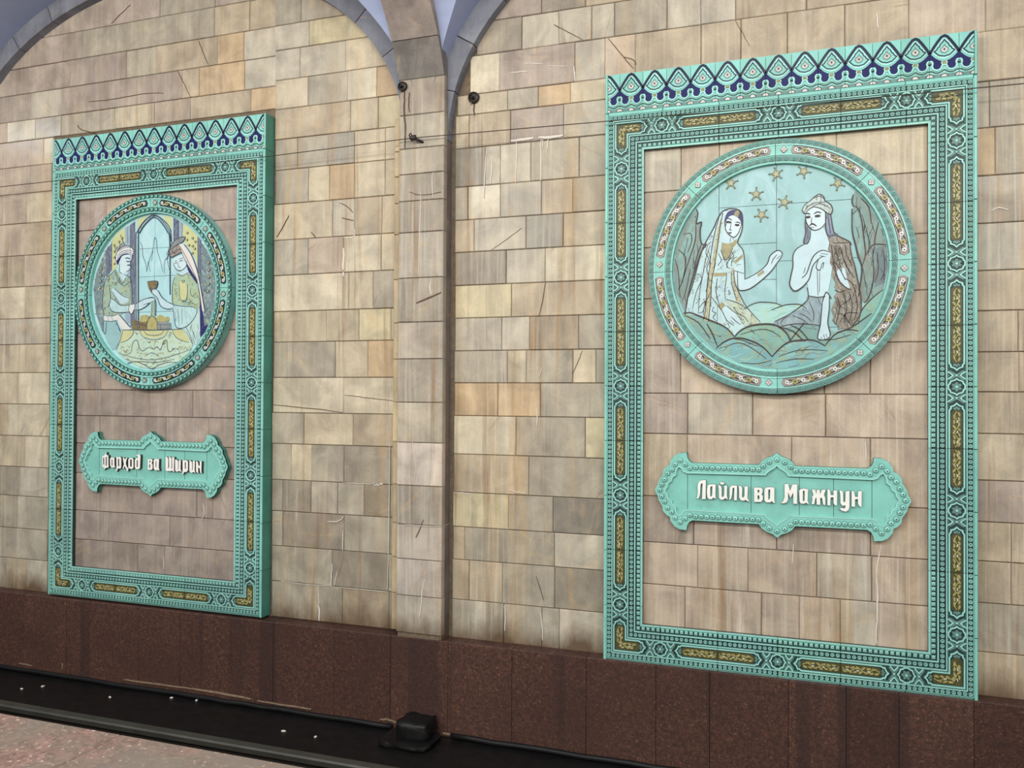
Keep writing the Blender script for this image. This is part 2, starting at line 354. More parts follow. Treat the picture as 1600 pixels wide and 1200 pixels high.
ROWS = {
 'D': [(2.421, 2.631, [-3.261, -3.059, -2.637], 'gg'),
  (2.256, 2.421, [-3.259, -2.999, -2.453], 'wy'),
  (2.057, 2.256, [-3.257, -3.065, -2.727, -2.34], 'wwc'),
  (1.864, 2.057, [-3.255, -3.001, -2.711, -2.502, -2.325], 'cgCo'),
  (1.665, 1.864, [-3.253, -2.687, -2.49, -2.324], 'tcy'),
  (1.462, 1.665, [-3.251, -3.079, -2.85, -2.657, -2.438, -2.345], 'ggbcc'),
  (1.237, 1.462, [-3.249, -2.995, -2.838, -2.655, -2.437, -2.343], 'gcocc'),
  (0.999, 1.237, [-3.257, -2.814, -2.652, -2.458, -2.341], 'cwtc'),
  (0.767, 0.999, [-3.254, -2.991, -2.73, -2.462, -2.34], 'wpCc'),
  (0.529, 0.767, [-3.252, -2.691, -2.517, -2.338], 'Ccg'),
  (0.328, 0.529, [-3.25, -2.853, -2.616, -2.39, -2.336], 'ccyc'),
  (0.096, 0.328, [-3.248, -2.785, -2.55, -2.335], 'gco'),
  (-0.134, 0.096, [-3.25, -2.723, -2.338], 'CC'),
  (-0.337, -0.134, [-3.258, -3.014, -2.652, -2.341], 'gct'),
  (-0.573, -0.337, [-3.256, -3.11, -2.954, -2.717, -2.383, -2.339], 'gcgGg'),
  (-0.777, -0.573, [-3.253, -3.17, -2.957, -2.761, -2.57, -2.387, -2.337], 'gGwgTg'),
  (-1.005, -0.777, [-3.251, -3.168, -2.711, -2.386, -2.336], 'gGgg'),
  (-1.236, -1.005, [-3.249, -2.797, -2.396, -2.339], 'gGg'),
  (-1.47, -1.236, [-3.247, -2.721, -2.39, -2.337], 'gTg')],
 'A': [(2.622, 2.833, [-5.464, -4.21, -3.744, -3.458, -3.256], 'mgmg'),
  (2.42, 2.622, [-5.785, -4.908, -3.746, -3.461, -3.254], 'mgtt'),
  (2.224, 2.42, [-6.118, -5.02, -4.499, -4.235, -3.718, -3.505, -3.252], 'mmgtow'),
  (2.025, 2.224, [-6.114, -5.399, -5.102, -4.009, -3.869, -3.497, -3.25], 'mwmtow'),
  (1.872, 2.025, [-5.907, -5.63, -5.35, -5.099, -4.6, -4.3, -4.249, -3.942, -3.444, -3.248], 'pCwgccpto'),
  (1.678, 1.872, [-5.97, -5.269, -5.176], 'pC'),
  (1.476, 1.678, [-5.967, -5.488, -5.185], 'pp'),
  (1.252, 1.476, [-5.896, -5.665, -5.427, -5.182], 'ppc'),
  (1.011, 1.252, [-5.892, -5.445, -5.185], 'pt'),
  (0.777, 1.011, [-5.888, -5.442, -5.181], 'tp'),
  (0.539, 0.777, [-5.884, -5.435, -5.184], 'Cc'),
  (0.346, 0.539, [-5.88, -5.187], 'w'),
  (0.135, 0.346, [-5.876, -5.582, -5.184], 'cc'),
  (-0.099, 0.135, [-5.872, -5.488, -5.187], 'cC'),
  (-0.335, -0.099, [-5.868, -5.587, -5.183], 'tC'),
  (-0.566, -0.335, [-5.864, -5.411, -5.186], 'cC'),
  (-0.783, -0.566, [-5.86, -5.464, -5.189], 'gw'),
  (-1.023, -0.783, [-5.856, -5.483, -5.185], 'gw'),
  (-1.248, -1.023, [-5.852, -5.489, -5.188], 'gw'),
  (-1.478, -1.248, [-5.848, -5.587, -5.384, -5.185], 'gtw')],
 'C': [(1.147, 1.431, [-4.929, -4.609, -3.78, -3.491], 'mpm'),
  (0.887, 1.147, [-4.925, -4.527, -3.92, -3.488], 'mmm'),
  (0.662, 0.887, [-4.922, -3.486], 'm'),
  (0.414, 0.662, [-4.918, -3.483], 'm'),
  (0.166, 0.414, [-4.914, -4.404, -3.481], 'mm'),
  (0.01, 0.166, [-4.911, -4.647, -3.72, -3.479], 'nmm'),
  (-0.174, 0.01, [-4.909, -4.213, -3.849, -3.477], 'nmn'),
  (-0.37, -0.174, [-4.906, -4.651, -4.071, -3.716, -3.475], 'nnmn'),
  (-0.581, -0.37, [-4.903, -4.394, -3.85, -3.473], 'nnn'),
  (-0.848, -0.581, [-4.911, -4.697, -4.18, -3.81, -3.677, -3.471], 'mnmnm'),
  (-1.054, -0.848, [-4.908, -4.607, -4.031, -3.468], 'mmm'),
  (-1.299, -1.054, [-4.916, -4.299, -4.069, -3.466], 'nnn')],
 'E': [(2.237, 2.392, [-1.723, -1.418, -1.151, -0.799, -0.31, 0.24, 0.718, 1.109], 'mGttppt'),
  (2.04, 2.237, [-1.825, -1.537, -1.311, -1.114, -0.981, -0.682, -0.498, -0.313, 0.051, 0.423, 0.775, 1.108], 'Gwwwgwwtttt'),
  (1.807, 2.04, [-1.866, -1.677, -1.213, -1.036, -0.861, -0.497, -0.283, -0.045, 0.24, 0.543, 0.888, 1.162], 'Cmwptttttpt'),
  (1.686, 1.807, [-1.949, -1.624, -1.434, -1.24, -1.017], 'cwoc'),
  (1.485, 1.686, [-1.96, -1.872, -1.606, -1.278, -1.016], 'ctmw'),
  (1.251, 1.485, [-1.963, -1.767, -1.669, -1.48, -1.185, -1.015], 'Bwwgg'),
  (1.049, 1.251, [-1.961, -1.877, -1.667, -1.412, -1.222, -1.015], 'gCwtt'),
  (0.853, 1.049, [-1.96, -1.835, -1.506, -1.279, -1.014], 'twbc'),
  (0.652, 0.853, [-1.959, -1.629, -1.386, -1.013], 'GwC'),
  (0.454, 0.652, [-1.957, -1.595, -1.012], 'yt'),
  (0.256, 0.454, [-1.956, -1.655, -1.481, -1.184, -1.012], 'wwTg'),
  (0.062, 0.256, [-1.959, -1.617, -1.501, -1.216, -1.082, -1.011], 'gcgcg'),
  (-0.136, 0.062, [-1.958, -1.677, -1.412, -1.01], 'oog'),
  (-0.368, -0.136, [-1.961, -1.563, -1.142, -1.009], 'Cgy'),
  (-0.599, -0.368, [-1.959, -1.482, -1.008], 'tg'),
  (-0.806, -0.599, [-1.962, -1.606, -1.333, -1.008], 'ygB'),
  (-1.004, -0.806, [-1.96, -1.887, -1.322, -1.007], 'tgw'),
  (-1.244, -1.004, [-1.963, -1.855, -1.64, -1.321, -1.006], 'ttgG'),
  (-1.481, -1.244, [-1.966, -1.633, -1.396, -1.291, -1.005], 'wwww')],
 'G': [(1.56, 1.809, [0.832, 1.108], 't'),
  (1.329, 1.56, [0.832, 0.905, 1.32], 'gg'),
  (1.091, 1.329, [0.831, 0.929, 1.32], 'og'),
  (0.854, 1.091, [0.831, 1.319], 'T'),
  (0.62, 0.854, [0.831, 1.319], 'w'),
  (0.421, 0.62, [0.831, 1.16], 't'),
  (0.217, 0.421, [0.83, 1.027, 1.318], 'tt'),
  (0.02, 0.217, [0.83, 1.03, 1.317], 'tt'),
  (-0.186, 0.02, [0.83, 1.317], 't'),
  (-0.416, -0.186, [0.83, 1.316], 'c'),
  (-0.621, -0.416, [0.83, 1.316], 'm'),
  (-0.814, -0.621, [0.829, 0.996, 1.315], 'tc'),
  (-1.019, -0.814, [0.829, 0.995, 1.315], 'tt'),
  (-1.261, -1.019, [0.829, 1.314], 'g'),
  (-1.502, -1.261, [0.829, 1.314], 't')],
 'F': [(1.119, 1.402, [-0.829, -0.596, -0.391, -0.076, 0.197, 0.637], 'wppcc'),
  (0.811, 1.119, [-0.828, -0.595, -0.205, 0.268, 0.637], 'pppp'),
  (0.528, 0.811, [-0.827, -0.471, 0.176, 0.637], 'ppp'),
  (0.269, 0.528, [-0.826, -0.539, 0.237, 0.637], 'ppp'),
  (0.005, 0.269, [-0.825, -0.595, 0.139, 0.358, 0.636], 'mppp'),
  (-0.217, 0.005, [-0.824, -0.556, -0.216, 0.146, 0.636], 'mwpp'),
  (-0.561, -0.217, [-0.823, -0.557, -0.02, 0.359, 0.636], 'tppp'),
  (-0.815, -0.561, [-0.822, -0.522, -0.094, 0.36, 0.636], 'nmmp'),
  (-1.046, -0.815, [-0.821, -0.501, -0.238, 0.103, 0.365, 0.636], 'pppwp'),
  (-1.304, -1.046, [-0.82, -0.569, -0.169, 0.019, 0.217, 0.388, 0.636], 'ppppwp')]}
rnd = random.Random(5)
def stone(parent, x0, x1, z0, z1, col, mat, yf=0.0, gap=0.003, th=0.04):
    g = gap / 2; gx = gap * rnd.choice((0.15, 0.3, 0.5)); y = yf - rnd.uniform(0.0, 0.004); e = 0.0035
    tl, tr, bl, br = (rnd.uniform(0, 0.002) for _ in range(4))
    m = MB()
    v = [(x0 + gx, th + yf, z0 + g), (x1 - gx, th + yf, z0 + g), (x1 - gx, th + yf, z1 - g), (x0 + gx, th + yf, z1 - g),
         (x0 + gx, y + e, z0 + g), (x1 - gx, y + e, z0 + g), (x1 - gx, y + e, z1 - g), (x0 + gx, y + e, z1 - g),
         (x0 + gx + e, y - bl, z0 + g + e), (x1 - gx - e, y - br, z0 + g + e), (x1 - gx - e, y - tr, z1 - g - e), (x0 + gx + e, y - tl, z1 - g - e)]
    f = [(0, 1, 5, 4), (1, 2, 6, 5), (2, 3, 7, 6), (3, 0, 4, 7), (4, 5, 9, 8), (5, 6, 10, 9), (6, 7, 11, 10), (7, 4, 8, 11), (8, 9, 10, 11)]
    m.add([(a, b_, c + Z0) for a, b_, c in v], f, mat)
    c = list(shade(lin(col), rnd, 0.07))
    xm, zm = (x0 + x1) / 2, (z0 + z1) / 2
    if rnd.random() < 0.06 or (-5.65 < xm < -4.9 and 1.66 < zm < 2.05): c[3] = 0.40      # a few stones kept their polish
    return m.build('stone', parent, color=c)
for blk, rows in ROWS.items():
    par = wall_l if blk in 'DAC' else wall_r
    mat = {'C': 'mauve_stone', 'F': 'panel_stone'}.get(blk, 'sandstone')
    for z0, z1, xs_, let in rows:
        for i, ch in enumerate(let):
            stone(par, xs_[i], xs_[i + 1], z0, z1, PAL[ch], mat, -0.0555 if blk in 'CF' else 0.0, 0.003, 0.095 if blk in 'CF' else 0.04)
# the courses go on past both ends of the view
for blk, x_in, x_out, par in (('A', None, -8.3, wall_l), ('G', None, 2.9, wall_r)):
    for z0, z1, xs_, let in ROWS[blk]:
        x = xs_[0] if blk == 'A' else xs_[-1]
        if blk == 'A' and z0 > 2.4: continue
        while (x > x_out if blk == 'A' else x < x_out):
            wd = rnd.uniform(0.38, 0.85); a, b = (x - wd, x) if blk == 'A' else (x, x + wd)
            stone(par, a, b, z0, z1, PAL[rnd.choice('cpCwtgt')], 'sandstone'); x = a if blk == 'A' else b
# plain courses above, behind the arch bands
for par, xa, xb, za in ((wall_l, -5.2, -3.1, 2.833), (wall_r, -1.75, 1.5, 2.392)):
    z = za
    while z < 2.9:
        x = xa
        while x < xb:
            x2 = min(x + rnd.uniform(0.35, 0.75), xb)
            stone(par, x, x2, z, min(z + 0.21, 3.0), PAL[rnd.choice('gtmg')], 'sandstone'); x = x2
        z += 0.21

# pilasters between the bays
ZP = [1.906, 1.685, 1.48, 1.325, 1.161, 0.97, 0.694, 0.427, 0.205, -0.057, -0.299, -0.558, -0.793, -1.001, -1.22, -1.445]
PCOL = [(150, 138, 128), (178, 170, 156), (162, 152, 140), (148, 138, 128), (142, 133, 124), (168, 160, 152), (144, 136, 127), (176, 166, 155), (158, 149, 140), (174, 165, 151), (210, 197, 191), (159, 152, 147), (186, 176, 171), (191, 181, 178), (182, 174, 168)]
pils = []
for dx_ in (0.0, CA - CB):
    p0, p1 = PIL0 + dx_, PIL1 + dx_
    m = MB(); m.box(p0 + 0.012, p1 - 0.004, -0.10, 0.12, 0.4, Z0 + 1.92, 'grout'); m.box(p1 - 0.02, p1 - 0.003, -0.105, 0.02, Z0 - 1.47, Z0 + 1.92, 'grey_stone')
    pil_ = m.build('pilaster', color=lin((128, 116, 112))); pil_['kind'] = 'structure'
    for i in range(len(ZP) - 1):
        stone(pil_, p0 + 0.004, p1, ZP[i + 1], ZP[i], PCOL[i], 'sandstone', -0.11, 0.003)
        if ZP[i + 1] < 1.6: stone(pil_, p0 - 0.045, p0 + 0.003, ZP[i + 1], ZP[i], (188, 166, 128), 'sandstone', -0.075, 0.002)
    pils.append(pil_)
pil = pils[0]
# arches over the bays: bands of grey voussoirs, lunette soffits, transverse rib, track vault
AA, AB_, AZ, AN, BW = 1.896, 1.35, 1.52, 2.05, 0.125
def arch_pt(t, off=0.0):
    """point of the arch, t in 0..pi from the right springing, moved outwards by off"""
    def P_(t): 
        c, s_ = math.cos(t), math.sin(t)
        return (AA * math.copysign(abs(c) ** (2 / AN), c), AZ + AB_ * abs(s_) ** (2 / AN))
    x, z = P_(t)
    if off:
        (x1, z1), (x2, z2) = P_(max(t - 0.01, 0.0005)), P_(min(t + 0.01, PI - 0.0005))
        dx, dz = x2 - x1, z2 - z1; d = math.hypot(dx, dz)
        x += dz / d * off; z += -dx / d * off
    return x, z
def barrel(z):
    q = min(max((z - 1.80) / 1.37, 0), 0.9999)
    return 0.11 + 2.6 * (1 - math.sqrt(1 - q * q))
ceil = MB()
N = 64
for cx in (CA, CB, CB + (CB - CA), CA - (CB - CA)):
    for i in range(N):                       # lunette soffit running out to the groin
        t0, t1 = 0.02 + (PI - 0.04) * i / N, 0.02 + (PI - 0.04) * (i + 1) / N
        q = []
        for t in (t0, t1):
            x, z = arch_pt(t, BW); q.append((cx + x, z, barrel(z)))
        (xa, za, ya), (xb, zb_, yb) = q
        ceil.add([(xa, -0.02, za + Z0), (xb, -0.02, zb_ + Z0), (xb, -yb, zb_ + Z0), (xa, -ya, za + Z0)], [(0, 1, 2, 3)], 'plaster')
ZT = arch_pt(PI / 2, BW)[1]
for k in (-1, 0, 1):                         # main barrel between neighbouring lunettes
    cl, cr = CA + (k) * (CB - CA), CA + (k + 1) * (CB - CA)
    for i in range(N // 2):
        ts = [0.02 + (PI / 2 - 0.02) * j / (N // 2) for j in (i, i + 1)]
        (x0, z0), (x1, z1) = (arch_pt(t, BW) for t in ts)
        if z0 < 1.9: continue
        ceil.add([(cl + x0, -barrel(z0), z0 + Z0), (cr - x0, -barrel(z0), z0 + Z0), (cr - x1, -barrel(z1), z1 + Z0), (cl + x1, -barrel(z1), z1 + Z0)], [(0, 1, 2, 3)], 'plaster')
for i in range(8):
    z0, z1 = ZT + (3.168 - ZT) * i / 8, ZT + (3.168 - ZT) * (i + 1) / 8
    ceil.add([(-8.6, -barrel(z0), z0 + Z0), (6, -barrel(z0), z0 + Z0), (6, -barrel(z1), z1 + Z0), (-8.6, -barrel(z1), z1 + Z0)], [(0, 1, 2, 3)], 'plaster')
ceil_o = ceil.build('ceiling', smooth=True); ceil_o['kind'] = 'structure'
nv = 15
for cx in (CA, CB):
    for i in range(nv):                      # voussoirs
        t0, t1 = 0.003 + (PI - 0.006) * i / nv, 0.003 + (PI - 0.006) * (i + 1) / nv
        t0 += 0.002; t1 -= 0.002; K_ = 6; m = MB()
        inn = [arch_pt(t0 + (t1 - t0) * j / K_) for j in range(K_ + 1)]; out = [arch_pt(t0 + (t1 - t0) * j / K_, BW) for j in range(K_ + 1)]
        yf = -0.062 - rnd.uniform(0, 0.003)
        v = []
        for j in range(K_ + 1):
            for (x, z), y in ((inn[j], 0.02), (inn[j], yf), (out[j], yf), (out[j], 0.02)): v.append((x + cx, y, z + Z0))
        f = [(3, 2, 1, 0), (4 * K_, 4 * K_ + 1, 4 * K_ + 2, 4 * K_ + 3)]
        for j in range(K_):
            a = 4 * j; b = a + 4
            f += [(a, a + 1, b + 1, b), (a + 1, a + 2, b + 2, b + 1), (a + 2, a + 3, b + 3, b + 2), (a + 3, a, b, b + 3)]
        m.add(v, f, 'grey_stone'); m.build('arch_stone', ceil_o, color=shade(lin((128, 130, 142)), rnd, 0.08))
# transverse rib springing from the pilaster, in stones
zr = [1.90, 2.10, 2.34, 2.58, 2.80, 2.98, 3.10]
rcol = [(126, 120, 116), (150, 138, 132), (116, 104, 100), (140, 130, 124), (128, 120, 116), (140, 130, 124)]
for i, dx_ in [(i, d) for d in (0.0, CA - CB) for i in range(len(zr) - 1)]:
    m = MB(); K_ = 5; v = []; x0, x1 = PIL0 + dx_ + 0.002, PIL1 + dx_ - 0.002
    for j in range(K_ + 1):
        z = zr[i] + 0.002 + (zr[i + 1] - zr[i] - 0.004) * j / K_; y = barrel(z)
        for x, yy in ((x0, 0.06 - y), (x0, -y - 0.09 * min(1, (z - 1.90) * 2.2)), (x1, -y - 0.09 * min(1, (z - 1.90) * 2.2)), (x1, 0.06 - y)): v.append((x, yy, z + Z0))
    f = [(0, 1, 2, 3), (4 * K_ + 3, 4 * K_ + 2, 4 * K_ + 1, 4 * K_)]
    for j in range(K_):
        a = 4 * j; b = a + 4
        f += [(a, b, b + 1, a + 1), (a + 1, b + 1, b + 2, a + 2), (a + 2, b + 2, b + 3, a + 3), (a + 3, b + 3, b, a)]
    m.add(v, f, 'grey_stone'); m.build('rib_stone', ceil_o, color=lin(rcol[i]))

# red granite plinth with ledge
PY = -0.105; PZ = Z0 - 1.472
m = MB(); m.box(-8.6, 3.2, PY + 0.012, 0.2, 0.0, PZ - 0.006, 'grout_dark')
pl = m.build('baseboard_back'); pl['kind'] = 'structure'
JX = [-8.6, -7.9, -7.2, -6.5, -5.85] + [-5.285, -4.881, -4.238, -3.889, -3.159, -2.714, -2.323, -1.943, -1.543, -1.104, -0.716, -0.431, -0.034, 0.242, 0.486, 0.814] + [1.25, 1.7, 2.2, 2.7, 3.2]
for i in range(len(JX) - 1):
    m = MB(); g = 0.0014; yf = PY - rnd.uniform(0, 0.004)
    m.add([(JX[i] + g, 0.1, 0.0), (JX[i + 1] - g, 0.1, 0.0), (JX[i + 1] - g, yf, 0.0), (JX[i] + g, yf, 0.0), (JX[i] + g, 0.1, PZ), (JX[i + 1] - g, 0.1, PZ), (JX[i + 1] - g, yf + 0.006, PZ), (JX[i] + g, yf + 0.006, PZ), (JX[i] + g, yf, PZ - 0.006), (JX[i + 1] - g, yf, PZ - 0.006)],
          [(3, 2, 9, 8), (8, 9, 6, 7), (7, 6, 5, 4), (0, 3, 8, 7, 4), (2, 1, 5, 6, 9)], 'red_granite')
    m.build('granite_slab', pl, color=shade((1, 1, 1), rnd, 0.14))
# crusted salt runs and cracks on the stones
def flat_marks(data, name, mat, hgt):
    rr = random.Random(8)
    for key, off, wd, pts in data:
        q = []
        for p in smooth_path(pts, False, 5): q.append((p[0] + rr.uniform(-1, 1) * 0.0016, p[1] + Z0 + rr.uniform(-1, 1) * 0.0016))
        m = MB(); m.ribbon(q, wd / 1000, 0.002, off + hgt, mat, False, True)
        m.v = [(x, -w_, z) for x, z, w_ in m.v]
        m.build(name, {'l': wall_l, 'r': wall_r, 'p': pil, 'b': pl}[key])
flat_marks([('b',0.109,9,[(-4.352,-1.979),(-4.106,-1.976),(-3.788,-1.972)]),
 ('b',0.109,12,[(-3.788,-1.972),(-3.558,-1.973),(-3.323,-1.981)]),
 ('b',0.109,8,[(-3.274,-1.987),(-3.091,-1.988),(-2.87,-1.988)]),
 ('b',0.109,10,[(-2.388,-1.988),(-2.336,-1.981),(-2.267,-1.994)]),
 ('b',0.109,12,[(-1.972,-2.011),(-1.878,-2.017),(-1.697,-2.021)]),
 ('b',0.109,6,[(-1.697,-2.021),(-1.578,-2.026),(-1.481,-2.027)]),
 ('b',0.109,7,[(-5.32,-1.973),(-5.27,-1.975),(-5.197,-1.978)]),
 ('b',0.109,5,[(-4.914,-1.973),(-4.909,-1.946),(-4.915,-1.928)])], 'lime_crust', 'lime', 0.004)
flat_marks([('r',0,14,[(-1.601,1.499),(-1.548,1.501),(-1.493,1.502),(-1.461,1.504)]),
 ('r',0,5,[(-1.568,1.492),(-1.564,1.423),(-1.568,1.339),(-1.571,1.248)]),
 ('r',0,16,[(-1.429,1.505),(-1.375,1.498),(-1.336,1.499),(-1.281,1.502)]),
 ('r',0,6,[(-1.414,1.5),(-1.415,1.39),(-1.416,1.247)]),
 ('r',0,5,[(-1.371,1.495),(-1.374,1.451),(-1.378,1.425)]),
 ('r',0,4,[(-1.402,1.491),(-1.406,1.438)]),
 ('r',0,5,[(-1.607,1.905),(-1.551,1.905),(-1.499,1.903)]),
 ('r',0,4,[(-1.519,1.951),(-1.455,1.943),(-1.408,1.935)]),
 ('r',0,3,[(-1.381,1.922),(-1.322,1.911),(-1.252,1.902)]),
 ('r',0,6,[(-1.218,1.898),(-1.214,1.853),(-1.21,1.807)]),
 ('l',0,11,[(-2.731,0.921),(-2.726,0.872),(-2.73,0.815),(-2.727,0.741)]),
 ('l',0,5,[(-2.731,0.987),(-2.657,0.991),(-2.649,1.039)]),
 ('l',0,4,[(-2.739,0.741),(-2.725,0.79)]),
 ('l',0,11,[(-2.508,-0.572),(-2.476,-0.575),(-2.44,-0.569)]),
 ('l',0,4,[(-2.723,-0.573),(-2.612,-0.572),(-2.431,-0.573)]),
 ('l',0,5,[(-2.715,-0.873),(-2.719,-0.942),(-2.719,-1.003)]),
 ('l',0,5,[(-2.832,-0.827),(-2.748,-0.818),(-2.712,-0.784)]),
 ('l',0,5,[(-2.793,-1.09),(-2.797,-1.172),(-2.801,-1.233)]),
 ('l',0,4,[(-2.755,-1.136),(-2.768,-1.19),(-2.777,-1.231)]),
 ('l',0,9,[(-2.894,-1.363),(-2.884,-1.404),(-2.888,-1.465)]),
 ('l',0,4,[(-2.899,-1.241),(-2.889,-1.322),(-2.889,-1.363)]),
 ('l',0,3,[(-3.174,-1.234),(-2.98,-1.239),(-2.791,-1.232)]),
 ('l',0,3,[(-2.745,-1.237),(-2.561,-1.238),(-2.404,-1.241)]),
 ('l',0,4,[(-2.389,-0.304),(-2.391,-0.583),(-2.393,-0.902),(-2.399,-1.22)]),
 ('r',0,5,[(-1.954,-0.6),(-1.904,-0.601),(-1.841,-0.603)]),
 ('r',0,4,[(-1.605,-0.569),(-1.553,-0.582),(-1.497,-0.587)]),
 ('r',0,6,[(-1.629,-1.255),(-1.621,-1.307),(-1.625,-1.402)]),
 ('r',0,6,[(-1.404,-1.269),(-1.395,-1.342),(-1.391,-1.435)]),
 ('r',0,5,[(-1.437,-0.056),(-1.429,-0.131),(-1.433,-0.188)]),
 ('r',0,3,[(-1.422,0.094),(-1.399,0.15)]),
 ('p',0.11,6,[(-2.095,-1.114),(-2.111,-1.191),(-2.115,-1.268),(-2.127,-1.345)]),
 ('p',0.11,3,[(-2.229,-0.796),(-2.114,-0.796),(-1.988,-0.794)]),
 ('p',0.11,4,[(-2.057,1.321),(-2.061,1.264),(-2.056,1.167)]),
 ('p',0.11,4,[(-2.133,1.211),(-2.14,1.057),(-2.143,0.903),(-2.15,0.71)]),
 ('p',0.11,5,[(-2.065,0.668),(-2.073,0.63),(-2.061,0.591)]),
 ('p',0.11,3,[(-2.181,-0.293),(-2.159,-0.408),(-2.167,-0.524)]),
 ('r',0.054,7,[(0.386,-0.914),(0.392,-1.011),(0.389,-1.108),(0.386,-1.253)]),
 ('r',0.054,5,[(0.335,-0.236),(0.338,-0.333)]),
 ('r',0.054,5,[(0.409,-0.751),(0.392,-0.849),(0.386,-0.914)]),
 ('r',0.054,4,[(-0.01,-0.778),(-0.016,-0.879)]),
 ('l',0.054,4,[(-3.755,-0.746),(-3.744,-0.806),(-3.764,-0.858)]),
 ('l',0.054,4,[(-4.075,-1.128),(-4.074,-1.215)]),
 ('r',0,5,[(-1.77,1.171),(-1.77,1.248),(-1.759,1.44)]),
 ('r',0,6,[(-1.726,1.418),(-1.722,1.341),(-1.733,1.253)]),
 ('r',0,6,[(0.393,1.975),(0.399,1.891)]),
 ('r',0,5,[(0.91,0.913),(0.943,0.927),(0.984,0.914)])], 'salt_run', 'salt', 0.0078)
flat_marks([('p',0.11,9,[(-2.248,1.837),(-2.252,1.728),(-2.242,1.61),(-2.246,1.485)]),
 ('p',0.11,5,[(-2.218,1.822),(-2.222,1.763),(-2.217,1.701)]),
 ('r',0,8,[(-1.835,1.75),(-1.839,1.712),(-1.835,1.672)]),
 ('l',0,5,[(-3.25,-0.081),(-3.112,-0.092),(-2.858,-0.112),(-2.726,-0.127)]),
 ('l',0,4,[(-2.714,-0.015),(-2.571,-0.03),(-2.337,-0.052)]),
 ('l',0,5,[(-3.231,1.019),(-3.177,1.096),(-3.139,1.157)]),
 ('l',0,4,[(-2.968,1.038),(-2.934,0.998)]),
 ('l',0,5,[(-2.742,1.115),(-2.695,1.103),(-2.658,1.093)]),
 ('l',0,4,[(-2.761,1.214),(-2.71,1.19),(-2.663,1.146)]),
 ('l',0,4,[(-4.05,2.222),(-3.994,2.126),(-3.934,2.022)]),
 ('l',0,4,[(-3.874,2.407),(-3.836,2.323),(-3.792,2.234)]),
 ('l',0,5,[(-4.835,2.096),(-4.688,2.088),(-4.531,2.089),(-4.354,2.096),(-4.169,2.08)]),
 ('l',0,5,[(-4.941,1.934),(-4.904,1.898),(-4.773,1.861)]),
 ('l',0,4,[(-4.637,2.635),(-4.55,2.692),(-4.47,2.744)]),
 ('r',0,4,[(-1.016,2.034),(-0.944,1.937),(-0.87,1.841)]),
 ('r',0,4,[(-1.339,2.158),(-1.253,2.101),(-1.165,2.044)]),
 ('r',0,4,[(-0.922,1.912),(-0.87,1.891),(-0.856,1.86)]),
 ('r',0,3,[(-0.313,2.033),(-0.276,1.961),(-0.239,1.883)]),
 ('r',0,3,[(-1.723,0.857),(-1.634,0.909),(-1.534,0.976)]),
 ('r',0,3,[(-1.382,0.655),(-1.401,0.543),(-1.424,0.45)]),
 ('r',0,3,[(-1.161,0.248),(-1.187,0.182),(-1.217,0.116)]),
 ('r',0,4,[(-1.432,-1.066),(-1.408,-1.131),(-1.384,-1.204)]),
 ('p',0.11,12,[(-2.162,0.54),(-2.081,0.568),(-1.998,0.6)]),
 ('p',0.11,4,[(-2.156,-0.869),(-2.135,-0.829),(-2.106,-0.759)]),
 ('p',0.11,4,[(-2.214,1.217),(-2.128,1.192),(-2.002,1.201)]),
 ('r',0,3,[(0.177,1.693),(0.301,1.694),(0.453,1.701)])], 'crack', 'crack_dark', 0.0068)

# track bed, platform
m = MB(); m.box(-8.6, 3.2, -2.3, -0.09, -0.15, 0.0, 'tar'); fl = m.build('floor'); fl['kind'] = 'structure'
m = MB(); m.box(-8.6, 3.2, -9.0, -2.06, -0.15, 0.62, 'grout_dark'); pf = m.build('platform'); pf['kind'] = 'structure'
xj = [-8.6, -7.4, -6.2, -4.95, -3.73, -2.51, -1.29, -0.07, 1.15, 2.37, 3.2]
yj = [-2.025, -2.75, -3.5, -4.25, -5.0, -6.2, -7.4, -9.0]
for i in range(len(xj) - 1):
    for j in range(len(yj) - 1):
        m = MB(); m.box(xj[i] + 0.002, xj[i + 1] - 0.002, yj[j + 1] + 0.002, yj[j] - 0.002, 0.58, 0.68 + rnd.uniform(-0.001, 0.001), 'pink_granite', 0.004)
        m.build('paving_slab', pf, color=shade((1, 1, 1), rnd, 0.08))

# ------------------------------------------------------------------ framed tile panels
T_, C_, PW, MG, BP = 0.304, 0.298, 0.200, 0.017, 0.02525
BC = 0.075; HB = 0.039                        # centre and half width of the ornament band, from the outer edge
TT = 0.0                                      # tile face level; relief rises above
def bead(m, x, y, r=0.0108, z=0.0):
    m.lathe(x, y, [(r, z + 0.0015), (r * 0.86, z + 0.0075), (r * 0.60, z + 0.0080), (r * 0.42, z + 0.0035), (r * 0.26, z + 0.0075), (0, z + 0.0085)],
            ['teal_mid', 'turquoise_light', 'turquoise', 'glaze_dark', 'turquoise_light'], 9)
def square_bead(m, x, y, h=0.0088, z=0.0):
    b = 0.003
    v = [(x - h, y - h, z), (x + h, y - h, z), (x + h, y + h, z), (x - h, y + h, z), (x - h + b, y - h + b, z + 0.007), (x + h - b, y - h + b, z + 0.007), (x + h - b, y + h - b, z + 0.007), (x - h + b, y + h - b, z + 0.007)]
    m.add(v, [(0, 1, 5, 4), (1, 2, 6, 5), (2, 3, 7, 6), (3, 0, 4, 7), (4, 5, 6, 7)], 'turquoise_light')
    m.add([(x - .0022, y - .0022, z + .0073), (x + .0022, y - .0022, z + .0073), (x + .0022, y + .0022, z + .0073), (x - .0022, y + .0022, z + .0073)], [(0, 1, 2, 3)], 'glaze_dark')
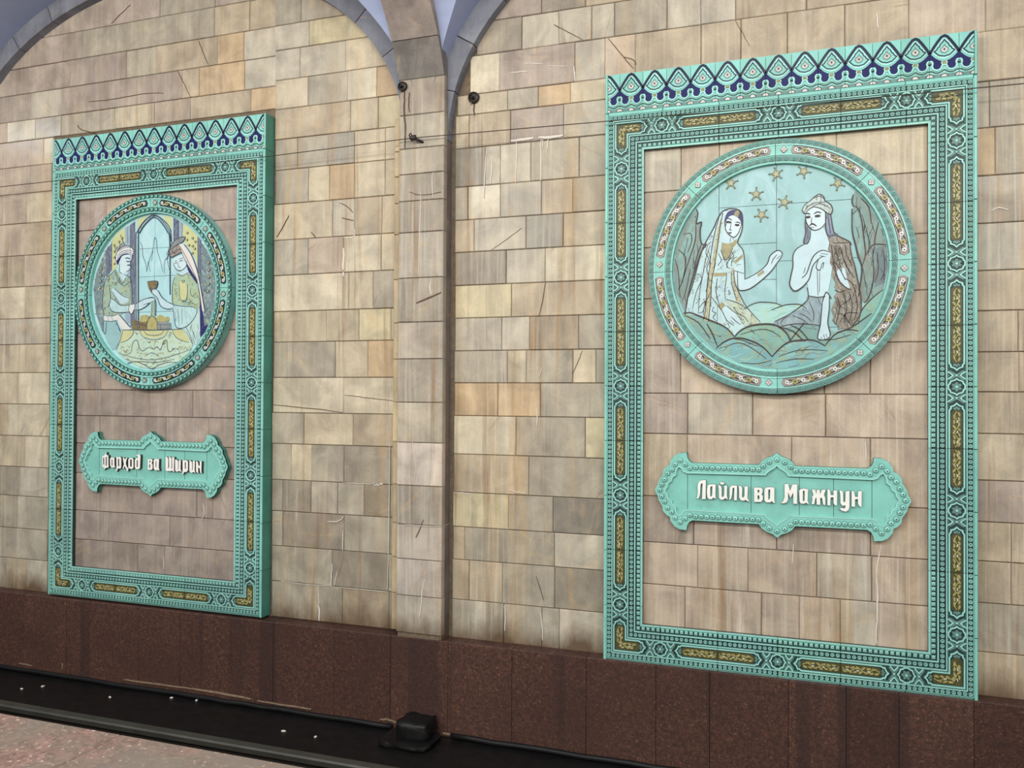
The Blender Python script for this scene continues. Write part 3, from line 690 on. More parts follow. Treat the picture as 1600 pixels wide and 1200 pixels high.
def leafy(m, path, hw, rr):
    """gold scrollwork along a centre line: vine, leaves, chips of white"""
    n = len(path); vine = []; 
    for i, (x, y, nx, ny) in enumerate(path):
        k = math.sin(i * 0.95) * hw * 0.45; vine.append((x + nx * k, y + ny * k))
    m.ribbon(vine, 0.0045, 0.001, 0.0075, 'gold')
    for i in range(1, n - 1):
        x, y, nx, ny = path[i]; sgn = -1 if i % 2 else 1; tx, ty = ny, -nx
        cx, cy = x + nx * hw * 0.48 * sgn, y + ny * hw * 0.48 * sgn
        a = rr.uniform(-0.6, 0.6); ln = 0.0125; wd = 0.0065
        ux, uy = tx * math.cos(a) - ty * math.sin(a), tx * math.sin(a) + ty * math.cos(a); vx, vy = -uy, ux
        m.poly([(cx + ux * ln * p + vx * wd * q, cy + uy * ln * p + vy * wd * q) for p, q in ((-1, 0), (-0.4, 0.9), (0.1, 0.55), (0.5, 0.85), (1, 0), (0.4, -0.8), (-0.3, -0.7))], 0.001, 0.0065, 'gold')
        if i % 4 == 0: m.ribbon([(x - tx * .006 - nx * .004, y - ty * .006 - ny * .004), (x + tx * .006, y + ty * .006)], 0.004, 0.001, 0.008, 'white_glaze')
def cross_and_flower(m, flip):
    """ornament near the flower joint at u = 0, band centred on v = BC"""
    F = lambda u, v: (u, BC + v)
    for sg in (1, -1):
        m.ribbon([F(0.036, sg * 0.033), F(0.056, 0), F(0.078, -sg * 0.033)], 0.0105, 0.0, 0.0045, 'teal_grey')
        m.ribbon([F(0.037, sg * 0.040), F(0.049, sg * 0.024), F(0.056, sg * 0.0165), F(0.063, sg * 0.024), F(0.075, sg * 0.040)], 0.0058, 0.0, 0.0075, 'turquoise_light')
        m.poly([F(0.050, sg * 0.037), F(0.056, sg * 0.028), F(0.062, sg * 0.037)], 0.0, 0.004, 'teal_mid')
    m.lathe(*F(0.056, 0), [(0.006, 0.004), (0.0045, 0.008), (0, 0.009)], ['turquoise_light', 'turquoise_light'], 8)
    ring = [F(0.0, -0.037), F(0.010, -0.036), F(0.017, -0.029), F(0.026, -0.027), F(0.030, -0.018), F(0.033, -0.008), F(0.040, 0), F(0.033, 0.008), F(0.030, 0.018), F(0.026, 0.027), F(0.017, 0.029), F(0.010, 0.036), F(0.0, 0.037)]
    m.ribbon(ring, 0.0066, 0.0, 0.0080, 'turquoise_light')
    for a in (-60, 0, 60):
        a = math.radians(a); ca, sa = math.cos(a), math.sin(a)
        m.poly([F(ca * p - sa * q, sa * p + ca * q) for p, q in ((0.006, -0.003), (0.013, -0.0075), (0.020, -0.006), (0.024, 0), (0.020, 0.006), (0.013, 0.0075), (0.006, 0.003))], 0.0, 0.0055, 'teal_grey')
    m.poly([F(0.006 * math.cos(a * PI / 8 - PI / 2), 0.006 * math.sin(a * PI / 8 - PI / 2)) for a in range(9)], 0.0, 0.008, 'turquoise_light')
def cart_tip(m, x0, x1):
    """light outline of the gold cartouche from its tip x0 on to x1"""
    F = lambda u, v: (u, BC + v)
    m.ribbon([F(x1, 0.0325), F(x0 + 0.034, 0.0325), F(x0 + 0.024, 0.025), F(x0 + 0.016, 0.026), F(x0 + 0.010, 0.010), F(x0, 0), F(x0 + 0.010, -0.010), F(x0 + 0.016, -0.026), F(x0 + 0.024, -0.025), F(x0 + 0.034, -0.0325), F(x1, -0.0325)], 0.0066, 0.0, 0.0080, 'turquoise_light')
    for a in (-55, 0, 55):
        a = math.radians(180 + a); ca, sa = math.cos(a), math.sin(a)
        m.poly([F(x0 + 0.032 + ca * p - sa * q, sa * p + ca * q) for p, q in ((0.004, -0.003), (0.012, -0.006), (0.020, 0), (0.012, 0.006), (0.004, 0.003))], 0.0, 0.005, 'teal_grey')
def straight_tile(flip):
    """one frame tile: flower half at u=0, half cartouche up to u=T_; flip mirrors it along u"""
    m = MB(); g = 0.0012
    m.box(g, T_ - g, 0.0, PW - 0.0005, -0.022, TT, 'glaze_grey')
    rr = random.Random(3)
    m.ribbon([(g, 0.002), (T_ - g, 0.002)], 0.0035, 0, 0.005, 'turquoise')
    for v, wd in ((0.0305, 0.0052), (0.1195, 0.0052), (0.0375, 0.0030), (0.1125, 0.003), (0.1575, 0.006), (0.1965, 0.0065)):
        m.ribbon([(g, v), (T_ - g, v)], wd, 0, 0.0085 if wd > 0.004 else 0.005, 'turquoise_light' if wd > 0.004 else 'teal_mid')
    for k in range(12):
        u = BP * (k + 0.5) + 0.0005
        bead(m, u, 0.0155); bead(m, u, 0.1385); square_bead(m, u, 0.1768)
    m.ribbon([(g, 0.1895), (T_ - g, 0.1895)], 0.004, 0, 0.004, 'turquoise')
    cross_and_flower(m, flip); cart_tip(m, 0.082, T_ - g)
    gold = [(0.110, 0), (0.116, 0.012), (0.122, 0.020), (0.132, 0.0245), (T_ - g, 0.0245), (T_ - g, -0.0245), (0.132, -0.0245), (0.122, -0.020), (0.116, -0.012)]
    m.poly([(u, BC + v) for u, v in gold], 0.0, 0.002, 'gold_dark')
    leafy(m, [(0.122 + 0.0125 * i, BC, 0, 1) for i in range(15)], 0.022, rr)
    if flip:
        m.v = [(T_ - x, y, z) for x, y, z in m.v]; m.f = [f[::-1] for f in m.f]
    return m.mesh('frame_tile')
def corner_tile():
    """corner tile; outer corner at (0, 0), arms along +u and +v"""
    m = MB(); g = 0.0012; c = C_
    m.poly([(0, 0), (c - g, 0), (c - g, PW - 0.0005), (PW - 0.0005, PW - 0.0005), (PW - 0.0005, c - g), (0, c - g)], -0.022, TT, 'glaze_grey')
    rr = random.Random(9)
    m.ribbon([(c - g, 0.002), (0.002, 0.002), (0.002, c - g)], 0.0035, 0, 0.005, 'turquoise')
    for v, wd in ((0.0305, 0.0052), (0.1195, 0.0052), (0.0375, 0.0030), (0.1125, 0.003), (0.1575, 0.006), (0.1965, 0.0065)):
        m.ribbon([(c - g, v), (v, v), (v, c - g)], wd, 0, 0.0085 if wd > 0.004 else 0.005, 'turquoise_light' if wd > 0.004 else 'teal_mid')
    m.ribbon([(c - g, 0.1895), (0.1895, 0.1895), (0.1895, c - g)], 0.004, 0, 0.004, 'turquoise')
    for vc, kind in ((0.0155, 0), (0.1385, 0), (0.1768, 1)):
        n = int(round((c - BP / 2 - vc) / BP)); st = (c - BP / 2 - vc) / n
        for k in range(n + 1):
            u = vc + st * k
            for p in ((u, vc), (vc, u))[: 1 if k == 0 else 2]:
                square_bead(m, *p) if kind else bead(m, *p)
    sub = MB(); cross_and_flower(sub, 0)
    b = MB(); b.mats = sub.mats
    for mode in (0, 1):
        # mirror so the flower lies at the far joint, for the u arm then for the v arm
        vs = [(c - x, y, z) for x, y, z in sub.v] if mode == 0 else [(y, c - x, z) for x, y, z in sub.v]
        o = len(m.v); m.v += vs
        for f, k in zip(sub.f, sub.m):
            m.f.append([o + i for i in (f[::-1] if mode == 0 else f)]); m.m.append(m.mi(sub.mats[k]))
    tip = c - 0.082; W_ = 0.0325; lo, hi = BC - W_, BC + W_
    half = [(tip - 0.034, hi), (tip - 0.024, BC + 0.025), (tip - 0.016, BC + 0.026), (tip - 0.010, BC + 0.010), (tip, BC), (tip - 0.010, BC - 0.010), (tip - 0.016, BC - 0.026), (tip - 0.024, BC - 0.025), (tip - 0.034, lo)]
    m.ribbon([(hi, hi)] + half + [(lo, lo)] + [(y, x) for x, y in half[::-1]], 0.0066, 0, 0.008, 'turquoise_light', closed=True)
    e = c - 0.110; q = 0.0245; l2, h2 = BC - q, BC + q
    arm = [(e - 0.022, h2), (e - 0.012, BC + 0.020), (e - 0.006, BC + 0.012), (e, BC), (e - 0.006, BC - 0.012), (e - 0.012, BC - 0.020), (e - 0.022, l2)]
    m.poly([(h2, h2)] + arm + [(l2, l2)] + [(y, x) for x, y in arm[::-1]], 0.0, 0.002, 'gold_dark')
    pth = [(BC, e - 0.012 - 0.0125 * i, -1, 0) for i in range(8)] + [(BC + 0.004 + 0.0125 * i, BC, 0, 1) for i in range(8)]
    leafy(m, pth, 0.022, rr)
    for a, b_ in ((1, 0), (0, 1)):
        for ang in (-55, 0, 55):
            an = math.radians(ang); ca, sa = math.cos(an), math.sin(an)
            pts = [(tip - 0.032 + ca * p - sa * s_, BC + sa * p + ca * s_) for p, s_ in ((0.004, -0.003), (0.012, -0.006), (0.020, 0), (0.012, 0.006), (0.004, 0.003))]
            m.poly(pts if a else [(y, x) for x, y in pts], 0, 0.005, 'teal_grey')
    return m.mesh('corner_tile')
FW, FH = 0.1297, 0.206
def frieze_tile():
    """crested frieze tile; u from -0.5 to 0.5 of its width, v from 0 (top) to 1.6 downwards"""
    m = MB(); g = 0.001
    P2 = lambda pts: [(max(-FW / 2 + g, min(FW / 2 - g, u * FW)), FH - v * FH / 1.60) for u, v in pts]
    m.box(-FW / 2 + g, FW / 2 - g, 0, FH, -0.022, 0.0, 'turquoise')
    sym = lambda h: h + [(-u, v) for u, v in h[::-1] if abs(u) > 1e-6]
    # navy ground of the wave
    wave_top = [(-0.5, 0.66), (-0.44, 0.74), (-0.30, 0.88), (-0.16, 0.97), (0, 1.0), (0.16, 0.97), (0.30, 0.88), (0.44, 0.74), (0.5, 0.66)]
    wave_bot = [(0.5, 0.95), (0.42, 0.97), (0.385, 1.06), (0.40, 1.16), (0.36, 1.27), (0.25, 1.31), (0.14, 1.26), (0.10, 1.16), (0, 1.14), (-0.10, 1.16), (-0.14, 1.26), (-0.25, 1.31), (-0.36, 1.27), (-0.40, 1.16), (-0.385, 1.06), (-0.42, 0.97), (-0.5, 0.95)]
    m.poly(P2(wave_top + wave_bot), 0.0, 0.0022, 'navy')
    # light scallops below
    sc = [(-0.5, 1.05), (-0.42, 1.0), (-0.385, 1.08), (-0.41, 1.2), (-0.36, 1.32), (-0.25, 1.36), (-0.13, 1.31), (-0.085, 1.2), (0, 1.2), (0.085, 1.2), (0.13, 1.31), (0.25, 1.36), (0.36, 1.32), (0.41, 1.2), (0.385, 1.08), (0.42, 1.0), (0.5, 1.05)]
    sc = [(-0.5, 0.99), (-0.43, 1.0), (-0.40, 1.08), (-0.42, 1.18), (-0.37, 1.29), (-0.25, 1.335), (-0.13, 1.29), (-0.08, 1.18), (-0.04, 1.15), (0.04, 1.15), (0.08, 1.18), (0.13, 1.29), (0.25, 1.335), (0.37, 1.29), (0.42, 1.18), (0.40, 1.08), (0.43, 1.0), (0.5, 0.99)]
    m.ribbon(smooth_path(P2(sc), False, 3), 0.0075, 0.0, 0.006, 'turquoise_light')
    low = [(-0.5, 1.36), (-0.42, 1.36), (-0.36, 1.40), (-0.25, 1.43), (-0.12, 1.40), (0, 1.33), (0.12, 1.40), (0.25, 1.43), (0.36, 1.40), (0.42, 1.36), (0.5, 1.36)]
    m.ribbon(smooth_path(P2(low), False, 3), 0.0042, 0.0, 0.0032, 'glaze_dark')
    # crest
    arch = sym([(0, 0.06), (0.10, 0.10), (0.22, 0.25), (0.35, 0.44), (0.45, 0.60), (0.5, 0.70)])[::1]
    right = [(0, 0.055), (0.10, 0.10), (0.22, 0.25), (0.35, 0.44), (0.45, 0.60), (0.5, 0.70)]
    path = [(-u, v) for u, v in right[::-1]] + right[1:]
    m.ribbon(P2(path), 0.0125, 0.0, 0.0030, 'navy_dark')
    ir = [(0, 0.12), (0.08, 0.17), (0.19, 0.33), (0.30, 0.48), (0.40, 0.63), (0.42, 0.68), (0.30, 0.80), (0.16, 0.90), (0, 0.94)]
    outl = [(-u, v) for u, v in ir[::-1]] + ir[1:-1]
    m.poly(P2(outl), 0.0, 0.0030, 'turquoise_light')
    hr = [(0, 0.21), (0.07, 0.31), (0.13, 0.36), (0.17, 0.46), (0.23, 0.50), (0.26, 0.57), (0.35, 0.63), (0.28, 0.70), (0.18, 0.79), (0, 0.83)]
    heart = [(-u, v) for u, v in hr[::-1]] + hr[1:-1]
    m.ribbon(P2(heart), 0.0052, 0.0, 0.0046, 'navy_dark', closed=True)
    m.poly(P2(heart), 0.0, 0.0036, 'turquoise')
    dr = [(0, 0.40), (0.05, 0.48), (0.13, 0.55), (0.14, 0.60), (0.08, 0.68), (0, 0.71)]
    dia = [(-u, v) for u, v in dr[::-1]] + dr[1:-1]
    m.poly(P2(dia), 0.0, 0.0045, 'pink_white'); m.ribbon(P2(dia), 0.0048, 0.0, 0.0055, 'teal_grey', closed=True)
    m.poly(P2([(0, 0.53), (0.04, 0.575), (0, 0.62), (-0.04, 0.575)]), 0.0, 0.006, 'navy_dark')
    # gold boss between its brackets, dots, half flowers at the foot
    x, y = P2([(0, 1.07)])[0]
    for s_ in (-1, 1): m.ribbon([(x + s_ * 0.0085, y + 0.009), (x + s_ * 0.0125, y), (x + s_ * 0.0085, y - 0.009)], 0.005, 0, 0.005, 'turquoise_light')
    m.lathe(x, y, [(0.0095, 0.002), (0.0078, 0.007), (0.004, 0.0055), (0, 0.008)], ['gold_dark', 'gold', 'gold'], 10)
    for s_ in (-1, 1):
        x, y = s_ * (FW / 2 - 0.004), P2([(0, 1.10)])[0][1]
        m.poly([(x - 0.003, y - 0.004), (x + 0.003, y - 0.004), (x + 0.003, y + 0.004), (x - 0.003, y + 0.004)], 0, 0.0035, 'navy_dark')
    m.poly([(-FW / 2 + g, 0.001), (FW / 2 - g, 0.001), (FW / 2 - g, 0.016), (-FW / 2 + g, 0.016)], 0, 0.0012, 'teal_grey')
    for cx in (-FW / 2 + g, 0, FW / 2 - g):
        a0, a1 = (0, PI) if cx == 0 else ((0, PI / 2) if cx < 0 else (PI / 2, PI))
        arc = [(cx + 0.0155 * math.cos(a0 + (a1 - a0) * i / 8), 0.0015 + 0.0155 * math.sin(a0 + (a1 - a0) * i / 8)) for i in range(9)]
        m.poly(arc + [(cx, 0.0015)], 0, 0.003, 'pink_white'); m.ribbon(arc, 0.003, 0, 0.0045, 'glaze_dark')
        m.poly([(cx + 0.006 * math.cos(a0 + (a1 - a0) * i / 5), 0.0015 + 0.006 * math.sin(a0 + (a1 - a0) * i / 5)) for i in range(6)] + [(cx, 0.0015)], 0, 0.0045, 'white_glaze')
    return m.mesh('frieze_tile')
def half_of(me, side):
    """half a frieze tile, cut along its middle"""
    bm = bmesh.new(); bm.from_mesh(me)
    bmesh.ops.bisect_plane(bm, geom=bm.verts[:] + bm.edges[:] + bm.faces[:], plane_co=(0, 0, 0), plane_no=(-side, 0, 0), clear_outer=True)
    out = bpy.data.meshes.new('frieze_tile'); bm.to_mesh(out); bm.free()
    for m_ in me.materials: out.materials.append(m_)
    return out
TS, TF, TC, FZ = straight_tile(False), straight_tile(True), corner_tile(), frieze_tile()
FZL, FZR = half_of(FZ, 1), half_of(FZ, -1)      # right half, left half
UP = (PI / 2, 0, 0)                             # local (u, v, w) -> along the wall, up, out of the wall
def tone(r): k = 1 + r.uniform(-0.09, 0.07); return (k * (1 + r.uniform(-.03, .03)), k, k * (1 + r.uniform(-.03, .03)), 1)
def panel(xl, W, zb, H, hf, label, seed):
    root = empty('tile_frame', (xl, 0.0, zb + Z0), UP); tag(root, label, 'frame', 'turquoise tile frames on the wall')
    r = random.Random(seed); D_ = 0.0955; face = D_ - 0.008
    m = MB(); b = D_ - 0.030                    # mortar bed behind the tiles
    m.box(0.004, W - 0.004, 0.004, MG + PW - 0.006, 0.0, b, 'grout_dark'); m.box(0.004, W - 0.004, H - MG - PW + 0.006, H + hf - 0.004, 0, b, 'grout_dark')
    m.box(0.004, MG + PW - 0.006, 0.05, H, 0, b, 'grout_dark'); m.box(W - MG - PW + 0.006, W - 0.004, 0.05, H, 0, b, 'grout_dark')
    m.build('mortar_bed', root)
    iw, ih = W - 2 * MG, H - 2 * MG
    sx, sz = (iw - 2 * C_) / (4 * T_), (ih - 2 * C_) / (8 * T_)
    for i, (x, y, rz) in enumerate(((MG, MG, 0), (W - MG, MG, PI / 2), (W - MG, H - MG, PI), (MG, H - MG, -PI / 2))):
        put('corner_tile', TC, root, (x, y, face), tone(r), rz)
    def run(n, pos, rz, sc):
        for k in range(n):
            fl = k % 2 == 1
            put('frame_tile', TF if fl else TS, root, pos(k), tone(r), rz, (sc, 1, 1))
    run(4, lambda k: (MG + C_ + k * T_ * sx, MG, face), 0, sx)
    run(4, lambda k: (W - MG - C_ - k * T_ * sx, H - MG, face), PI, sx)
    run(8, lambda k: (W - MG, MG + C_ + k * T_ * sz, face), PI / 2, sz)
    run(8, lambda k: (MG, H - MG - C_ - k * T_ * sz, face), -PI / 2, sz)
    # edging pieces at the sides, foot and the moulding under the frieze
    n = 10
    for k in range(n):
        z0, z1 = H * k / n, H * (k + 1) / n
        for x0, x1 in ((0, MG), (W - MG, W)):
            m = MB(); m.box(x0, x1 - 0.0005, z0 + 0.001, z1 - 0.001, 0.0, D_ - r.uniform(0, 0.0015), 'turquoise' if x0 == 0 else 'glaze_edge_shade', 0.004)  # right-hand pieces get their side shade as a darker colour
            # face of the edging keeps the unshaded turquoise
            m.box(x0 + 0.001, x1 - 0.0015, z0 + 0.002, z1 - 0.002, D_ - 0.004, D_ + 0.0005, 'turquoise', 0.002)
            m.build('edge_tile', root, color=tone(r))
    for k in range(6):
        m = MB(); m.box(MG + iw * k / 6 + 0.001, MG + iw * (k + 1) / 6 - 0.001, 0.0, MG - 0.001, 0.0, D_ - 0.006, 'teal_grey', 0.004); m.build('edge_tile', root, color=tone(r))
        m = MB(); m.box(MG + iw * k / 6 + 0.001, MG + iw * (k + 1) / 6 - 0.001, H - MG + 0.001, H + 0.004, 0.03, D_ - 0.001, 'turquoise', 0.003); m.build('edge_tile', root, color=tone(r))
    fs = (hf - 0.008) / FH; fx = (W - 0.03) / (14 * FW); x = 0.015; st = FW * fx
    put('frieze_tile', FZL, root, (x, H + 0.006, face + 0.002), tone(r), 0, (fx, fs, 1))
    for k in range(13): put('frieze_tile', FZ, root, (x + st * (k + 1), H + 0.006, face + 0.002), tone(r), 0, (fx, fs, 1))
    put('frieze_tile', FZR, root, (x + st * 14, H + 0.006, face + 0.002), tone(r), 0, (fx, fs, 1))
    for x0, x1 in ((0, 0.014), (W - 0.014, W)):
        m = MB(); m.box(x0, x1, H + 0.001, H + hf, 0.0, D_ - 0.001, 'turquoise' if x0 == 0 else 'glaze_edge_shade', 0.003)  # same painted side shade on the right end piece
        m.box(x0 + 0.001, x1 - 0.001, H + 0.004, H + hf - 0.001, D_ - 0.004, D_ + 0.0005, 'turquoise', 0.002); m.build('edge_tile', root, color=tone(r))
    return root
panel(-1.0107, 1.8462, -1.4795, 3.0466, 0.2201, 'turquoise tile frame at right, enclosing the couple outdoors under stars', 1)
panel(-5.0719, 1.8127, -1.4593, 3.0417, 0.2333, 'turquoise tile frame at left, enclosing the couple at a table indoors', 2)

# ------------------------------------------------------------------ round medallions
R1, R0 = 0.664, 0.534
def polar(r, a): return (r * math.cos(a), r * math.sin(a))
def ring_tile(kind):
    m = MB(); A = PI / 4; g = 0.002; K_ = 14
    angs = [g + (A - 2 * g) * i / K_ for i in range(K_ + 1)]
    prof = [(R0, 0.018), (R0 + 0.004, 0.055), (R1 - 0.012, 0.060), (R1 - 0.003, 0.052), (R1, 0.0)]
    for j in range(len(prof) - 1):
        v = []; f = []
        for a in angs: v += [(*polar(prof[j][0], a), prof[j][1]), (*polar(prof[j + 1][0], a), prof[j + 1][1])]
        for i in range(K_): f.append((2 * i, 2 * i + 1, 2 * i + 3, 2 * i + 2))
        m.add(v, f, 'turquoise')
    for a, fl in ((angs[0], 0), (angs[-1], 1)):
        v = [(*polar(r_, a), h) for r_, h in prof] + [(*polar(R0, a), 0)]
        m.add(v, [tuple(range(6)) if fl else tuple(range(6))[::-1]], 'glaze_grey')
    zf = 0.0585
    arc = lambda r_, a0, a1, n=14: [polar(r_, a0 + (a1 - a0) * i / n) for i in range(n + 1)]
    for r_ in (0.5805, 0.6315):
        m.ribbon(arc(r_, angs[0], angs[-1]), 0.0045, zf - 0.004, zf + 0.0045, 'turquoise_light')
    dk = 'turquoise' if kind == 'r' else 'glaze_grey'
    for r_, wd in ((0.561, 0.024), (0.651, 0.026)):
        m.ribbon(arc(r_, angs[0], angs[-1]), wd, zf - 0.004, zf + 0.0016, 'teal_grey' if kind == 'r' else 'teal_mid')
    for r_, n in ((0.561, 12), (0.651, 14)):
        for k in range(n):
            x, y = polar(r_, A * (k + 0.5) / n)
            q = 0.0125 if kind == 'r' else 0.0142
            m.lathe(x, y, [(q, zf), (q * 0.84, zf + 0.0065), (q * 0.62, zf + 0.0068), (q * 0.40, zf + 0.003), (q * 0.26, zf + 0.0065), (0, zf + 0.0075)], ['glaze_grey', 'turquoise', 'teal_mid', 'glaze_dark', 'turquoise_light'] if kind == 'r' else ['glaze_dark', 'teal_mid', 'turquoise', 'turquoise', 'turquoise_light'], 9)
    # cartouche
    a0, a1 = math.radians(2.0), math.radians(37.8); rm = 0.606
    def cart(h): return arc(rm + h, a0 + 0.02, a1 - 0.02) + [polar(rm, a1)] + arc(rm - h, a1 - 0.02, a0 + 0.02) + [polar(rm, a0)]
    m.poly(cart(0.0235), zf - 0.004, zf + 0.0015, 'glaze_dark'); m.poly(cart(0.0195), zf - 0.004, zf + 0.0022, 'ring_ground' if kind == 'r' else 'glaze_grey')
    vine = [polar(rm + 0.011 * math.sin(i * PI / 4), a0 + 0.03 + (a1 - a0 - 0.06) * i / 32) for i in range(33)]
    vin2 = [polar(rm - 0.011 * math.sin(i * PI / 4), a0 + 0.03 + (a1 - a0 - 0.06) * i / 32) for i in range(33)]
    m.ribbon(vin2, 0.0065, zf, zf + 0.0032, 'glaze_dark'); m.ribbon(vine, 0.0080, zf, zf + 0.0036, 'glaze_dark'); m.ribbon(vine, 0.0052, zf, zf + 0.0055, 'white_glaze')
    for k in range(9):
        a = a0 + 0.045 + (a1 - a0 - 0.09) * k / 8; x, y = polar(rm, a)
        if k % 2 == 0:
            for q in range(5):
                px, py = x + 0.0072 * math.cos(q * 1.2566 + a), y + 0.0072 * math.sin(q * 1.2566 + a)
                m.lathe(px, py, [(0.0068, zf + 0.002), (0.0052, zf + 0.006), (0, zf + 0.0065)], ['glaze_dark' if kind == 'r' else 'gold_dark', 'white_glaze'], 6)
            m.lathe(x, y, [(0.0042, zf + 0.005), (0.003, zf + 0.0085), (0, zf + 0.009)], ['glaze_dark', 'ink'], 6)
        else:
            c, s_ = math.cos(a + 0.35), math.sin(a + 0.35)
            sq = lambda h: [(x + c * p - s_ * q, y + s_ * p + c * q) for p, q in ((-h, -h), (h, -h), (h, h), (-h, h))]
            m.poly(sq(0.0150), zf, zf + 0.0045, 'glaze_dark'); m.poly(sq(0.0122), zf, zf + 0.0065, 'gold'); m.poly(sq(0.0042), zf, zf + 0.0080, 'gold_dark')
    x, y = polar(rm, math.radians(41.0)); c, s_ = math.cos(math.radians(41)), math.sin(math.radians(41))
    if kind == 'r':
        for q in range(4): m.lathe(x + 0.0085 * math.cos(q * PI / 2 + 0.7), y + 0.0085 * math.sin(q * PI / 2 + 0.7), [(0.0095, zf), (0.007, zf + 0.005), (0, zf + 0.0055)], ['glaze_dark', 'pink_white'], 8)
        m.lathe(x, y, [(0.005, zf + 0.004), (0.003, zf + 0.008), (0, zf + 0.008)], ['ink', 'pink_white'], 8)
    else:
        dm = lambda h: [(x + c * p - s_ * q, y + s_ * p + c * q) for p, q in ((-h, 0), (0, -h * 1.1), (h, 0), (0, h * 1.1))]
        m.poly(dm(0.020), zf - .002, zf + 0.003, 'glaze_dark'); m.poly(dm(0.0135), zf, zf + 0.0045, 'white_glaze'); m.poly(dm(0.008), zf, zf + 0.0055, 'glaze_grey'); m.poly(dm(0.004), zf, zf + 0.006, 'white_glaze')
        for p in (-1, 1):
            for q in (-1, 1): m.lathe(x + c * p * .016 - s_ * q * .016, y + s_ * p * .016 + c * q * .016, [(0.006, zf), (0.004, zf + 0.004), (0, zf + 0.004)], ['glaze_dark', 'white_glaze'], 4)
    return m.mesh('ring_tile')
RT = {'r': ring_tile('r'), 'l': ring_tile('l')}
def clip_poly(p, f):
    out = []
    for i in range(len(p)):
        a, b = p[i], p[(i + 1) % len(p)]; fa, fb = f(a), f(b)
        if fa >= 0: out.append(a)
        if (fa >= 0) != (fb >= 0):
            t = fa / (fa - fb); out.append((a[0] + (b[0] - a[0]) * t, a[1] + (b[1] - a[1]) * t))
    return out
def clampr(p, R=R0 - 0.001):
    d = math.hypot(*p); return p if d <= R else (p[0] * R / d, p[1] * R / d)
